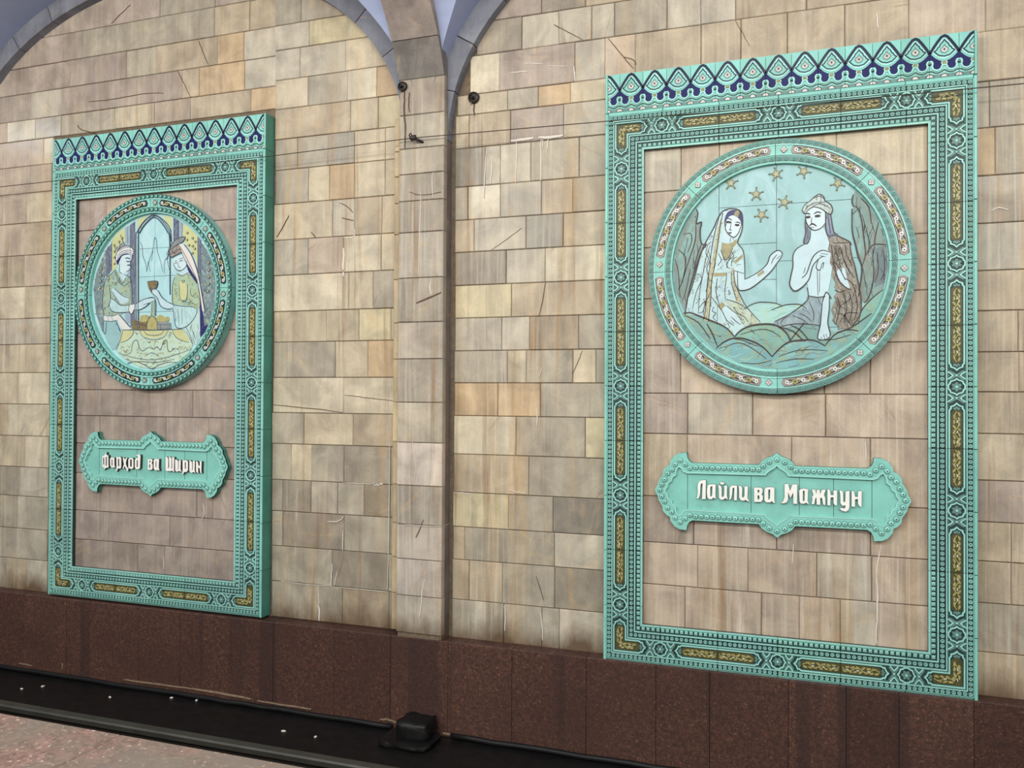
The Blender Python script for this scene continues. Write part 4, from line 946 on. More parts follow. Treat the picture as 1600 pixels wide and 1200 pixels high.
ART = {'r': {'ink': 'ink', 'lw': 1.55, 'cells': [(-0.6, -0.293, 0.1, 0.6), (-0.293, 0, 0.329, 0.6), (-0.293, 0, 0.128, 0.329), (0, 0.6, 0.329, 0.6), (0, 0.6, 0.03, 0.329), (-0.6, -0.293, -0.064, 0.1), (-0.293, 0, -0.064, 0.128), (0, 0.6, -0.321, 0.03), (-0.6, 0, -0.6, -0.064), (0, 0.6, -0.6, -0.321)],
'fills': [('rocks','left_rock','rock',0,[(-444,297),(-413,327),(-405,307),(-412,253),(-385,258),(-392,211),(-385,145),(-358,136),(-385,97),(-402,53),(-434,-53),(-455,-142),(-466,-243),(-524,-101),(-540,15),(-528,143),(-490,230)]),
 ('rocks','right_rock','rock',0,[(390,378),(372,352),(366,320),(372,292),(366,214),(366,166),(383,93),(396,31),(412,-18),(407,-87),(396,-146),(418,-200),(456,-196),(511,-138),(540,-33),(529,109),(494,230),(445,316)]),
 ('rocks','rock_face','rockl',0,[(368,280),(390,272),(407,188),(412,116),(405,39),(383,93),(367,178)]),
 ('rocks','rock_face','rockd',0,[(483,76),(527,86),(535,-21),(516,-103),(473,-125),(462,-30),(467,53)]),
 ('rocks','rock_face','rockl',0,[(-475,178),(-444,253),(-415,248),(-412,162),(-443,62),(-474,-52),(-506,-38),(-506,90)]),
 ('hills','far_hill','hillf',1,[(-167,-220),(-131,-196),(-89,-183),(-42,-184),(-1,-191),(34,-203),(69,-198),(115,-200),(144,-220),(138,-320),(-24,-341),(-119,-314)]),
 ('hills','right_hill','hill2',1,[(396,-307),(405,-254),(429,-213),(473,-167),(507,-138),(516,-174),(483,-256),(429,-326),(402,-325)]),
 ('hills','near_hills','hill',0,[(-479,-230),(-442,-228),(-399,-245),(-337,-272),(-282,-296),(-245,-321),(-212,-360),(-179,-325),(-131,-304),(-72,-295),(-24,-296),(22,-315),(80,-304),(138,-298),(206,-321),(296,-347),(363,-324),(402,-304),(473,-261),(429,-338),(363,-408),(274,-467),(161,-514),(46,-535),(-71,-531),(-190,-500),(-312,-429),(-411,-333)]),
 ('hills','mound','hill3',1,[(-306,-423),(-269,-391),(-221,-371),(-167,-372),(-107,-394),(-59,-426),(-21,-470),(-29,-528),(-119,-515),(-215,-481)]),
 ('hills','mound','hill2',1,[(-212,-362),(-179,-328),(-131,-306),(-72,-298),(-19,-301),(22,-320),(55,-354),(69,-389),(23,-415),(-21,-461),(-59,-424),(-107,-391),(-167,-370)]),
 ('hills','mound','hill3',1,[(-21,-474),(11,-433),(57,-401),(115,-386),(184,-387),(240,-418),(308,-407),(252,-464),(161,-507),(69,-526),(-12,-528)]),
 ('woman','robe','cloth',1,[(-301,269),(-275,308),(-234,321),(-192,312),(-172,279),(-175,198),(-197,140),(-170,98),(-159,-2),(-160,-58),(-197,0),(-191,-113),(-161,-182),(-107,-246),(-81,-288),(-131,-304),(-179,-323),(-212,-357),(-245,-321),(-282,-293),(-337,-272),(-411,-242),(-467,-230),(-461,-167),(-434,-91),(-414,-16),(-393,66),(-369,134),(-336,195),(-316,232)]),
 ('woman','raised_arm','skin',1,[(-211,0),(-197,-100),(-177,-117),(-131,-108),(-72,-65),(-25,-20),(4,22),(29,54),(24,76),(12,86),(-11,78),(-33,57),(-48,15),(-96,-27),(-159,-59),(-165,-8)]),
 ('woman','neck','skin',0,[(-265,216),(-226,170),(-218,138),(-277,139)]),
 ('woman','hair','navy',1,[(-261,222),(-265,260),(-250,301),(-222,314),(-190,309),(-172,279),(-171,242),(-182,218),(-187,249),(-210,282),(-240,280),(-252,253)]),
 ('woman','face','face',1,[(-250,268),(-226,284),(-204,278),(-182,251),(-180,221),(-192,189),(-213,168),(-230,174),(-250,197),(-260,229)]),
 ('woman','necklace','gold',0,[(-277,144),(-250,135),(-226,139),(-201,160),(-197,137),(-221,111),(-242,62),(-262,50),(-281,104)]),
 ('woman','veil_trim','trim',0,[(-290,252),(-272,295),(-283,218),(-295,126),(-313,10),(-335,11),(-316,127),(-300,219)]),
 ('woman','veil_trim','trim',0,[(-333,40),(-309,39),(-330,-57),(-334,-145),(-346,-276),(-372,-270),(-360,-193),(-351,-56)]),
 ('woman','veil_trim','trim',0,[(-229,6),(-215,6),(-205,-86),(-177,-174),(-154,-208),(-177,-184),(-205,-173),(-219,-86)]),
 ('woman','belt','gold',0,[(-318,-18),(-252,-19),(-259,-38),(-320,-36)]),
 ('woman','armband','gold',0,[(-215,40),(-171,76),(-169,59),(-208,25)]),
 ('woman','bracelet','gold',0,[(-97,-35),(-65,-13),(-60,-27),(-90,-48)]),
 ('woman','bracelet','gold',0,[(-299,-197),(-275,-173),(-256,-196),(-280,-217)]),
 ('woman','resting_hand','skin',1,[(-275,-217),(-259,-198),(-228,-216),(-191,-244),(-191,-256),(-207,-250),(-179,-285),(-186,-299),(-209,-289),(-221,-293),(-251,-273),(-270,-244)]),
 ('woman','skirt_hem','skirt',1,[(-256,-167),(-214,-175),(-177,-193),(-140,-228),(-80,-287),(-140,-300),(-163,-304),(-195,-255),(-228,-216)]),
 ('woman','hair_ornament','gold',0,[(-208,305),(-197,312),(-187,299),(-194,273),(-208,278),(-215,291)]),
 ('man','torso','skin',1,[(177,190),(228,193),(248,143),(268,100),(274,27),(265,-69),(251,-141),(246,-177),(145,-186),(158,-156),(151,-89),(126,-112),(101,-128),(82,-125),(66,-92),(71,-49),(82,6),(82,55),(101,90),(143,114),(166,136)]),
 ('man','trousers','trouser',1,[(156,-156),(200,-166),(246,-165),(240,-249),(212,-311),(138,-305),(69,-318),(11,-324),(-10,-310),(-7,-282),(69,-247),(126,-219),(145,-188)]),
 ('man','cloak','fur',1,[(251,147),(287,149),(318,133),(355,111),(363,41),(379,-14),(390,-74),(402,-134),(409,-200),(402,-266),(369,-315),(330,-333),(294,-320),(272,-262),(283,-178),(292,-130),(276,-70),(265,9),(258,82)]),
 ('man','cloak_fold','furl',1,[(253,146),(290,151),(355,114),(352,98),(307,110),(268,117)]),
 ('man','elbow','skin',1,[(291,-46),(310,-83),(341,-123),(355,-121),(341,-72),(332,-24),(307,-23)]),
 ('man','knee_leg','skin',1,[(225,-194),(243,-141),(258,-163),(258,-226),(251,-298),(263,-358),(265,-373),(235,-382),(215,-382),(202,-373),(206,-345),(218,-297),(220,-249)]),
 ('man','hair','hair',1,[(232,281),(258,260),(268,220),(276,172),(298,156),(294,144),(260,136),(242,168),(240,222)]),
 ('man','hair','hair',1,[(144,262),(147,216),(163,188),(165,148),(151,116),(134,124),(143,167),(141,216)]),
 ('man','face','face',1,[(144,262),(156,286),(189,301),(223,289),(240,256),(240,213),(219,187),(189,180),(166,193),(151,222)]),
 ('man','turban','turban',1,[(126,288),(140,316),(166,334),(185,352),(211,365),(231,349),(237,329),(264,308),(273,278),(264,259),(249,260),(223,286),(185,301),(158,288),(144,270)]),
 ('man','upper_hand','skin',1,[(138,-64),(158,-16),(172,26),(189,55),(223,75),(257,66),(265,42),(251,37),(229,44),(206,30),(178,-5),(163,-65),(143,-101),(126,-112)]),
 ('man','lower_hand','skin',1,[(206,30),(240,43),(260,32),(257,4),(234,11),(223,-29),(208,-24),(195,-12)])],
'lines': [(5,[(-415,334),(-404,307),(-412,253),(-385,258),(-392,211),(-385,145),(-358,136)]),
 (5,[(-358,136),(-385,97),(-402,53),(-434,-53),(-455,-142),(-471,-237)]),
 (4,[(-415,248),(-417,162),(-449,62),(-487,-64)]),
 (4,[(-385,141),(-412,60),(-422,10)]),
 (3,[(-481,198),(-444,202),(-435,163),(-456,100)]),
 (4,[(-506,116),(-468,69),(-480,-39),(-506,-102)]),
 (3,[(-443,11),(-462,-90),(-480,-153)]),
 (3,[(-422,111),(-431,10)]),
 (3,[(-525,66),(-506,-12),(-499,-140)]),
 (3,[(-456,177),(-475,89)]),
 (5,[(372,352),(366,320),(372,292)]),
 (5,[(366,280),(367,166),(383,93),(396,31),(412,-18),(407,-87),(396,-170)]),
 (4,[(372,292),(396,278),(412,211),(423,115),(429,43),(412,-18)]),
 (4,[(390,272),(366,250)]),
 (4,[(429,37),(462,89),(516,89),(532,85)]),
 (4,[(462,36),(467,-77),(445,-172),(423,-201)]),
 (3,[(412,247),(445,114),(440,43)]),
 (4,[(456,197),(445,281),(407,331)]),
 (4,[(494,206),(473,124),(473,89)]),
 (3,[(483,52),(489,-31),(473,-101)]),
 (3,[(385,189),(401,128)]),
 (3,[(505,170),(518,134)]),
 (3,[(511,63),(518,-32),(500,-91)]),
 (3,[(418,-28),(431,-124)]),
 (3,[(-167,-220),(-131,-196),(-89,-183),(-42,-184),(-1,-191),(28,-204)]),
 (3,[(-25,-224),(34,-203),(69,-198),(115,-200),(144,-220)]),
 (4,[(396,-307),(405,-254),(429,-213),(473,-167),(511,-138)]),
 (6,[(-479,-230),(-442,-228),(-399,-245),(-337,-272),(-282,-296),(-245,-321),(-212,-360)]),
 (6,[(-212,-362),(-179,-328),(-131,-306),(-72,-298),(-19,-301),(22,-320),(55,-354),(69,-389)]),
 (6,[(-306,-423),(-269,-391),(-221,-371),(-167,-372),(-107,-394),(-59,-426),(-21,-470)]),
 (6,[(-21,-470),(11,-433),(57,-397),(115,-386),(184,-387),(240,-418)]),
 (6,[(69,-385),(138,-295)]),
 (5,[(-355,-290),(-324,-347),(-300,-411)]),
 (4,[(-474,-243),(-399,-283),(-337,-372)]),
 (4,[(22,-317),(80,-337),(138,-392)]),
 (4,[(69,-306),(115,-331),(161,-387)]),
 (5,[(240,-412),(285,-359),(341,-336),(396,-343)]),
 (4,[(296,-347),(363,-324),(456,-255)]),
 (3,[(206,-388),(285,-383),(363,-360)]),
 (3,[(-263,-418),(-191,-394),(-119,-426),(-48,-482)]),
 (3,[(-215,-374),(-167,-382),(-95,-414)]),
 (3,[(11,-470),(92,-441),(172,-435),(252,-442)]),
 (3,[(-1,-501),(92,-483),(184,-484)]),
 (3,[(-179,-350),(-95,-327),(-36,-331),(22,-366)]),
 (3,[(-178,-500),(-95,-506),(-24,-488)]),
 (4,[(-467,-230),(-461,-167),(-434,-91),(-414,-16),(-393,66),(-369,134),(-336,195),(-316,232),(-301,269),(-275,308),(-234,321),(-192,312),(-172,279),(-175,198),(-197,140),(-170,98),(-161,36),(-159,-59)]),
 (3.5,[(-159,-59),(-96,-27),(-48,15),(-33,57),(-11,78),(12,86),(29,70),(24,51)]),
 (3.5,[(-197,-13),(-194,-100),(-177,-117),(-131,-108),(-72,-65),(-25,-20),(4,22),(27,54)]),
 (2.5,[(4,65),(-16,41),(-25,17)]),
 (2.5,[(20,58),(-1,40)]),
 (3.5,[(-250,253),(-260,222),(-250,194),(-228,172),(-211,168),(-192,189),(-180,224)]),
 (3.5,[(-257,267),(-241,269),(-225,258)]),
 (3.5,[(-208,247),(-192,246),(-183,238)]),
 (8,[(-255,252),(-243,250),(-229,247)]),
 (8,[(-210,235),(-199,231),(-187,231)]),
 (2.5,[(-229,248),(-234,215),(-238,208),(-224,205)]),
 (4,[(-245,196),(-236,192),(-227,194)]),
 (2.5,[(-243,186),(-229,188)]),
 (3,[(-295,175),(-300,141)]),
 (3,[(-234,166),(-234,142)]),
 (3,[(-272,300),(-286,237),(-297,150),(-318,10)]),
 (3,[(-290,286),(-309,219),(-328,128),(-342,11)]),
 (3,[(-309,39),(-330,-57),(-334,-145),(-346,-278)]),
 (3,[(-335,40),(-351,-56),(-360,-193),(-372,-270)]),
 (3,[(-283,104),(-262,50),(-242,62),(-221,111)]),
 (2.5,[(-210,100),(-240,52),(-252,15),(-234,1)]),
 (2.5,[(-198,62),(-222,51),(-228,14)]),
 (2.5,[(-338,132),(-362,58),(-375,-18),(-393,-118),(-399,-232)]),
 (2.5,[(-350,108),(-338,57),(-356,7),(-344,-57),(-362,-119)]),
 (2.5,[(-301,-46),(-307,-121),(-288,-197)]),
 (2.5,[(-337,-120),(-368,-195),(-374,-245)]),
 (2.5,[(-414,-16),(-381,-43),(-411,-118),(-430,-206)]),
 (2.5,[(-332,-145),(-303,-185),(-275,-224),(-251,-273),(-214,-303)]),
 (2.5,[(-252,-17),(-254,-51),(-261,-108),(-259,-157)]),
 (3,[(-215,-9),(-163,-28)]),
 (3,[(-215,-9),(-212,-62),(-196,-111),(-163,-184),(-131,-228),(-80,-287)]),
 (2.5,[(-229,-13),(-224,-86),(-200,-169)]),
 (3,[(-254,-162),(-214,-175),(-177,-193),(-149,-218)]),
 (2.5,[(-252,-196),(-224,-221),(-191,-246)]),
 (2.5,[(-228,-255),(-205,-279),(-181,-297)]),
 (2.5,[(-233,-274),(-214,-291)]),
 (2.5,[(-214,-207),(-196,-236),(-163,-256),(-140,-286)]),
 (2.5,[(-318,-199),(-327,-223),(-308,-233),(-322,-257),(-303,-277)]),
 (2.5,[(-299,-199),(-301,-282)]),
 (2.5,[(-399,-231),(-375,-222),(-365,-168),(-399,-206)]),
 (2.5,[(-389,-153),(-413,-181)]),
 (2.5,[(-229,93),(-215,69),(-233,55),(-252,32)]),
 (2.5,[(-215,83),(-203,92)]),
 (2.5,[(-352,129),(-361,90),(-347,60),(-366,12)]),
 (2.5,[(-333,152),(-352,134),(-366,135)]),
 (2.5,[(-297,87),(-280,48),(-299,24)]),
 (4,[(143,114),(101,90),(82,55),(82,0),(71,-55),(66,-95),(82,-125),(101,-128),(126,-112),(143,-95),(163,-65),(178,-5),(206,30),(229,44)]),
 (3.5,[(126,-63),(149,-40),(170,22),(189,55),(223,75),(260,64)]),
 (3,[(143,-9),(134,-39)]),
 (3,[(206,30),(195,-12),(212,-28),(223,5)]),
 (2.5,[(223,5),(231,11),(226,-19)]),
 (3,[(240,41),(212,48)]),
 (2.5,[(251,52),(217,59)]),
 (3.5,[(151,-113),(158,-156),(145,-188),(69,-247),(-7,-286)]),
 (3.5,[(156,-156),(200,-166),(240,-162)]),
 (3,[(200,-30),(204,-157)]),
 (2.5,[(212,-37),(211,-140)]),
 (3.5,[(225,-194),(243,-141),(268,-175)]),
 (3.5,[(258,-163),(258,-226),(251,-298),(263,-358),(251,-380),(235,-382)]),
 (3.5,[(225,-194),(220,-249),(215,-309),(202,-373),(218,-384)]),
 (2.5,[(218,-370),(224,-382)]),
 (2.5,[(231,-358),(236,-380)]),
 (2.5,[(242,-356),(249,-376)]),
 (3.5,[(11,-317),(69,-303),(138,-301),(215,-311)]),
 (2.5,[(80,-257),(126,-277),(155,-302)]),
 (2.5,[(115,-246),(149,-265),(172,-290)]),
 (2.5,[(161,-186),(184,-248),(178,-296)]),
 (2.5,[(69,-257),(34,-274),(22,-299)]),
 (4,[(268,100),(276,27),(291,-46),(310,-95),(341,-123),(363,-133)]),
 (4,[(355,111),(363,41),(379,-14),(390,-74),(402,-134),(409,-200),(402,-266),(369,-315)]),
 (4,[(253,146),(287,149),(318,133),(355,111),(361,95)]),
 (3,[(274,111),(318,107),(355,109)]),
 (3,[(285,99),(302,26),(318,-35)]),
 (3,[(307,98),(321,37),(346,-24)]),
 (3,[(335,90),(341,42),(368,-13)]),
 (3,[(296,-167),(307,-227),(291,-299)]),
 (3,[(319,-143),(341,-216),(324,-299)]),
 (3,[(352,-145),(368,-217),(352,-300)]),
 (3,[(379,-134),(391,-218),(376,-289)]),
 (3,[(330,-72),(363,-97),(385,-146)]),
 (3,[(279,15),(307,-23),(335,-84)]),
 (3,[(302,-251),(330,-264),(363,-318)]),
 (3,[(307,-299),(341,-252),(396,-253)]),
 (3,[(285,-130),(307,-143),(341,-132)]),
 (3,[(324,25),(352,-37),(379,-74)]),
 (3,[(363,-169),(341,-192),(307,-215)]),
 (3.5,[(126,288),(140,316),(166,334),(185,352),(211,365),(231,349),(237,329),(264,308),(273,278),(264,259),(249,263),(223,286),(185,301),(158,288),(140,270),(126,288)]),
 (2.5,[(185,347),(211,355),(234,338)]),
 (2.5,[(143,295),(183,321),(240,321)]),
 (2.5,[(177,305),(217,315),(264,287)]),
 (2.5,[(200,361),(197,334)]),
 (2.5,[(217,362),(219,333)]),
 (2.5,[(137,277),(154,313)]),
 (3.5,[(144,262),(144,228),(151,213),(169,190),(189,180),(219,190),(237,213)]),
 (4.5,[(144,267),(155,269),(166,263)]),
 (4.5,[(184,265),(201,274),(219,267)]),
 (9,[(145,249),(155,250),(167,251)]),
 (9,[(188,251),(201,253),(215,252)]),
 (2.5,[(173,247),(172,218),(182,215)]),
 (5,[(163,205),(173,213),(184,211),(197,200)]),
 (3,[(168,197),(186,195)]),
 (3.5,[(240,271),(240,222),(244,167),(262,136)]),
 (3.5,[(265,257),(271,208),(280,165),(298,152)]),
 (2.5,[(251,258),(257,209),(265,154)]),
 (3.5,[(144,259),(141,216),(144,167),(134,124),(151,113),(165,142),(165,178)]),
 (2.5,[(151,203),(156,161),(144,125)])],
'stars': [(-102, 389), (-75, 277), (40, 336), (-2, 487), (134, 489), (-231, 458), (299, 414)], 'dots': [(-279,247,4),
 (-288,199,4),
 (-295,150,4),
 (-309,102,4),
 (-316,54,4),
 (-323,11,4),
 (-329,-23,4),
 (-335,-57,4),
 (-339,-96,4),
 (-344,-135,4),
 (-349,-174,4),
 (-353,-212,4),
 (-358,-251,4),
 (-222,-28,4),
 (-217,-71,4),
 (-210,-115,4),
 (-198,-154,4),
 (-269,100,4),
 (-264,64,4)]},
'l': {'ink': 'ink_blue', 'lw': 1.45, 'cells': [(-0.6, 0.01, 0.302, 0.6), (0.01, 0.6, 0.302, 0.6), (-0.6, 0.01, 0.108, 0.302), (0.01, 0.6, 0.108, 0.302), (-0.6, 0.01, -0.135, 0.108), (0.01, 0.6, -0.135, 0.108), (-0.6, 0.01, -0.6, -0.135), (0.01, 0.6, -0.6, -0.135)],
'fills': [('room','carved_side','slate',0,[(-524,38),(-501,149),(-440,271),(-401,331),(-362,353),(-360,168),(-422,121),(-437,48),(-442,-101),(-418,-176),(-440,-262),(-497,-137)]),
 ('room','carved_side','slate',0,[(373,349),(446,262),(497,165),(516,36),(507,-105),(466,-233),(431,-279),(400,-125),(376,65)]),
 ('room','yellow_panel','yellow',0,[(-363,378),(-309,424),(-247,457),(-244,359),(-268,311),(-306,264),(-321,179),(-360,156)]),
 ('room','yellow_panel','yellow',0,[(249,457),(315,411),(370,361),(373,147),(353,208),(316,269),(265,319),(242,368)]),
 ('room','yellow_spandrel','yellow',0,[(-139,506),(-57,528),(-117,455),(-139,414)]),
 ('room','yellow_spandrel','yellow',0,[(71,522),(150,505),(151,415),(116,465)]),
 ('room','column','colb',0,[(-245,457),(-199,473),(-190,-206),(-237,-205)]),
 ('room','column','colg',0,[(-199,476),(-160,495),(-150,-231),(-190,-230)]),
 ('room','column','coll',0,[(-160,495),(-136,505),(-126,-231),(-150,-231)]),
 ('room','column','coll',0,[(150,505),(173,498),(176,324),(153,217)]),
 ('room','column','colg',0,[(173,498),(212,477),(213,346),(176,324)]),
 ('room','column','colb',0,[(212,477),(249,457),(243,356),(213,346)]),
 ('room','column','colg',0,[(370,361),(395,335),(398,87),(373,136)]),
 ('room','column','colg',0,[(-412,306),(-365,353),(-363,168),(-409,121)]),
 ('man','coat','coat',1,[(-325,166),(-359,143),(-403,114),(-427,60),(-436,-27),(-435,-101),(-418,-145),(-347,-155),(-277,-152),(-262,-124),(-201,-96),(-183,-35),(-185,63),(-204,112),(-250,139),(-289,134)]),
 ('man','tunic_skirt','tunic',0,[(-410,-145),(-300,-172),(-320,-227),(-276,-265),(-283,-326),(-318,-381),(-352,-393),(-408,-312),(-433,-237)]),
 ('man','sash','white',1,[(-418,-149),(-347,-155),(-301,-142),(-274,-161),(-199,-230),(-176,-240),(-199,-252),(-261,-253),(-308,-185),(-355,-192),(-418,-186)]),
 ('man','neck','skin',0,[(-290,177),(-212,161),(-232,113),(-257,84),(-289,128)]),
 ('man','hair','navy',1,[(-320,228),(-306,252),(-280,268),(-245,276),(-191,273),(-184,264),(-221,266),(-268,256),(-283,232),(-290,208),(-310,205)]),
 ('man','face','face',1,[(-286,232),(-268,260),(-229,268),(-187,263),(-184,233),(-196,210),(-189,182),(-201,163),(-232,150),(-266,139),(-289,153),(-298,202)]),
 ('man','turban','white',1,[(-326,228),(-321,277),(-296,307),(-253,328),(-207,326),(-173,304),(-166,281),(-178,263),(-221,277),(-268,271),(-298,249)]),
 ('man','plume','grey',0,[(-343,325),(-292,331),(-300,362),(-269,342),(-266,375),(-241,334),(-292,310),(-327,300)]),
 ('man','crossed_arm','skin',1,[(-358,20),(-335,38),(-264,-14),(-217,-28),(-208,-53),(-248,-72),(-286,-66),(-310,-37)]),
 ('man','forearm','sleeve',1,[(-365,-29),(-322,-49),(-278,-81),(-194,-84),(-182,-108),(-193,-130),(-278,-133),(-348,-123),(-372,-91)]),
 ('man','cuff','white',0,[(-201,-83),(-152,-79),(-155,-109),(-182,-147),(-204,-122)]),
 ('man','hand','skin',1,[(-155,-79),(-117,-64),(-64,-45),(8,-44),(26,-52),(-34,-74),(-64,-100),(-109,-117),(-152,-119)]),
 ('woman','dress','dress',1,[(187,96),(231,118),(318,114),(362,42),(392,-54),(386,-125),(335,-111),(248,-103),(190,-107),(160,-82),(166,13)]),
 ('woman','skirt','dressl',0,[(168,-106),(248,-103),(335,-114),(386,-125),(405,-172),(409,-302),(367,-366),(338,-354),(294,-288),(250,-257),(203,-251),(188,-191)]),
 ('woman','sleeve','sleeve',1,[(160,-85),(248,-99),(335,-111),(376,-130),(358,-177),(308,-229),(257,-252),(206,-246),(191,-191),(178,-131)]),
 ('woman','forearm','skin',1,[(-17,26),(10,29),(48,5),(85,-44),(160,-85),(175,-119),(131,-120),(71,-98),(41,-42),(-5,-5)]),
 ('woman','face','face',1,[(174,192),(186,216),(229,235),(266,230),(285,199),(280,164),(245,139),(209,141),(186,162)]),
 ('woman','neck','skin',0,[(238,142),(281,163),(306,127),(260,99),(231,112)]),
 ('woman','hair','navy',0,[(286,175),(318,150),(362,65),(384,29),(355,60),(318,102),(292,139)]),
 ('woman','hat','hat',0,[(129,272),(185,305),(217,316),(244,263),(200,245),(156,227)]),
 ('woman','hat_plume','grey',0,[(141,284),(170,330),(213,358),(267,362),(250,332),(199,317)]),
 ('woman','veil','veil',0,[(217,318),(258,313),(317,245),(368,136),(398,28),(429,-114),(436,-144),(415,-143),(389,-7),(369,65),(318,138),(266,212)]),
 ('woman','veil_shadow','navy',0,[(395,-54),(410,-125),(430,-244),(459,-232),(438,-279),(402,-314),(397,-196)]),
 ('woman','breast_panel','yellow',1,[(224,47),(246,64),(276,45),(294,-3),(284,-50),(255,-64),(230,-49)]),
 ('woman','goblet','brown',0,[(-48,76),(4,74),(41,70),(27,29),(-1,22),(-7,-10),(-35,26)]),
 ('table','table_cloth','tcloth',0,[(-261,-253),(14,-261),(250,-259),(291,-290),(338,-366),(310,-419),(224,-477),(106,-512),(2,-524),(-104,-511),(-227,-461),(-305,-393),(-283,-326)]),
 ('table','cloth_fold','yellow',1,[(-253,-259),(-161,-260),(-175,-304),(-229,-333),(-272,-341)]),
 ('table','cloth_fold','yellow',1,[(-107,-261),(133,-261),(96,-296),(14,-316),(-61,-303)]),
 ('table','cloth_fold','yellow',1,[(170,-262),(247,-261),(294,-312),(309,-348),(251,-335),(200,-310)]),
 ('table','palace_model','brown',0,[(-172,-196),(-145,-182),(-126,-197),(-41,-199),(-41,-255),(-171,-255)]),
 ('table','palace_model','ochre',0,[(-41,-221),(-32,-185),(-3,-159),(27,-177),(43,-199),(43,-257),(-41,-255)]),
 ('table','palace_model','grey',0,[(43,-201),(110,-198),(154,-214),(159,-254),(43,-254)]),
 ('table','palace_dome','ochre',1,[(35,-199),(42,-169),(72,-158),(102,-174),(132,-171),(135,-201)]),
 ('table','palace_dome','ochre',1,[(-100,-198),(-93,-159),(-48,-155),(-25,-173),(-35,-200)]),
 ('table','bottle','coat',0,[(-15,-174),(-7,-65),(14,-66),(21,-174)])],
'lines': [(4,[(-120,-244),(-128,365),(-116,413),(-71,468),(7,514),(79,461),(124,399),(140,350),(147,-22)]),
 (3,[(-138,-231),(-149,354),(-137,420),(-79,490),(6,533),(97,478),(146,415),(158,325)]),
 (3,[(-137,377),(-101,448),(7,524),(94,463),(136,400),(149,337)]),
 (3,[(-199,473),(-193,-35)]),
 (3,[(-245,451),(-244,347)]),
 (2.5,[(-224,462),(-222,346)]),
 (3,[(-160,495),(-153,-36)]),
 (3,[(173,498),(176,324)]),
 (3,[(212,477),(213,346)]),
 (2.5,[(241,457),(242,368)]),
 (3,[(-362,366),(-360,168)]),
 (3,[(370,355),(373,147)]),
 (3,[(395,335),(398,64)]),
 (2.5,[(-385,330),(-383,144)]),
 (3,[(-118,352),(-96,314),(-91,253),(-68,204),(-55,142)]),
 (3,[(-55,142),(-45,203),(-35,214)]),
 (3,[(-25,141),(-41,202),(-8,285),(6,369),(24,356),(32,283),(60,210),(80,137)]),
 (3,[(-17,213),(-5,285)]),
 (3,[(91,124),(97,208),(115,219),(135,146)]),
 (3,[(148,325),(126,242),(115,219)]),
 (4,[(-325,166),(-359,143),(-403,114),(-427,60),(-436,-27),(-435,-101),(-418,-145)]),
 (4,[(-250,132),(-204,112),(-185,63),(-180,-35)]),
 (3,[(-325,166),(-304,92),(-249,53),(-196,81)]),
 (3,[(-316,141),(-265,66),(-232,113)]),
 (3,[(-382,70),(-365,-29),(-384,-90)]),
 (3,[(-358,20),(-310,-37),(-286,-66)]),
 (3,[(-335,38),(-264,-14),(-208,-34)]),
 (4,[(-365,-29),(-322,-49),(-278,-81),(-194,-84)]),
 (4,[(-372,-91),(-348,-123),(-278,-133),(-193,-130)]),
 (3,[(-201,-83),(-204,-122),(-182,-147),(-155,-109),(-152,-79)]),
 (3.5,[(-152,-79),(-117,-64),(-64,-45),(18,-44),(27,-163)]),
 (3.5,[(-152,-119),(-109,-117),(-64,-100),(-26,-74),(-79,-85)]),
 (3,[(-418,-149),(-347,-155),(-301,-142)]),
 (3,[(-418,-186),(-355,-192),(-308,-185)]),
 (3.5,[(-301,-142),(-274,-161),(-199,-230),(-176,-240)]),
 (3,[(-320,-190),(-284,-253),(-276,-265)]),
 (2.5,[(-394,-154),(-383,-186)]),
 (2.5,[(-355,-159),(-345,-190)]),
 (4,[(-425,-188),(-429,-256),(-409,-275),(-399,-189)]),
 (3.5,[(-276,-265),(-318,-381)]),
 (4,[(-326,228),(-321,277),(-296,307),(-253,328),(-207,326),(-173,304),(-166,281),(-178,263)]),
 (2.5,[(-311,264),(-268,293),(-206,298),(-169,284)]),
 (2.5,[(-314,246),(-276,275),(-222,287),(-175,272)]),
 (2.5,[(-299,294),(-253,317),(-199,317)]),
 (3.5,[(-184,263),(-184,233),(-196,210),(-189,182),(-201,163),(-232,150)]),
 (3.5,[(-290,208),(-289,153),(-266,139)]),
 (6,[(-239,242),(-221,245),(-198,237)]),
 (6,[(-233,224),(-213,218),(-198,222)]),
 (7,[(-223,193),(-205,195),(-189,185)]),
 (3,[(-212,174),(-195,173)]),
 (3,[(-269,348),(-299,325)]),
 (3,[(-245,335),(-269,373),(-285,410)]),
 (3.5,[(187,96),(170,49),(167,-47),(182,-107)]),
 (3.5,[(48,5),(85,-44),(160,-85),(248,-104),(335,-111),(376,-130)]),
 (4,[(376,-130),(358,-177),(308,-229),(257,-252),(206,-246),(188,-202),(175,-119)]),
 (3.5,[(-17,26),(-5,-5),(41,-42),(71,-98),(131,-120),(175,-113)]),
 (3,[(10,29),(48,5)]),
 (3.5,[(-33,75),(39,72),(28,24),(-17,26),(-33,75)]),
 (3,[(-2,22),(-5,1)]),
 (3.5,[(174,192),(186,162),(209,141),(245,139),(280,164),(285,199)]),
 (4.5,[(186,201),(203,205)]),
 (4.5,[(222,214),(252,222)]),
 (6,[(186,189),(204,191)]),
 (6,[(223,200),(252,206)]),
 (2.5,[(212,196),(213,169),(224,168)]),
 (3.5,[(213,157),(236,161)]),
 (3.5,[(129,272),(185,305),(217,316)]),
 (3.5,[(156,227),(200,245),(247,260)]),
 (3,[(129,272),(156,227)]),
 (2.5,[(149,247),(192,269),(238,282)]),
 (4,[(141,284),(170,330),(213,358),(267,362),(250,332),(199,314)]),
 (3,[(123,303),(126,279),(111,255),(134,248)]),
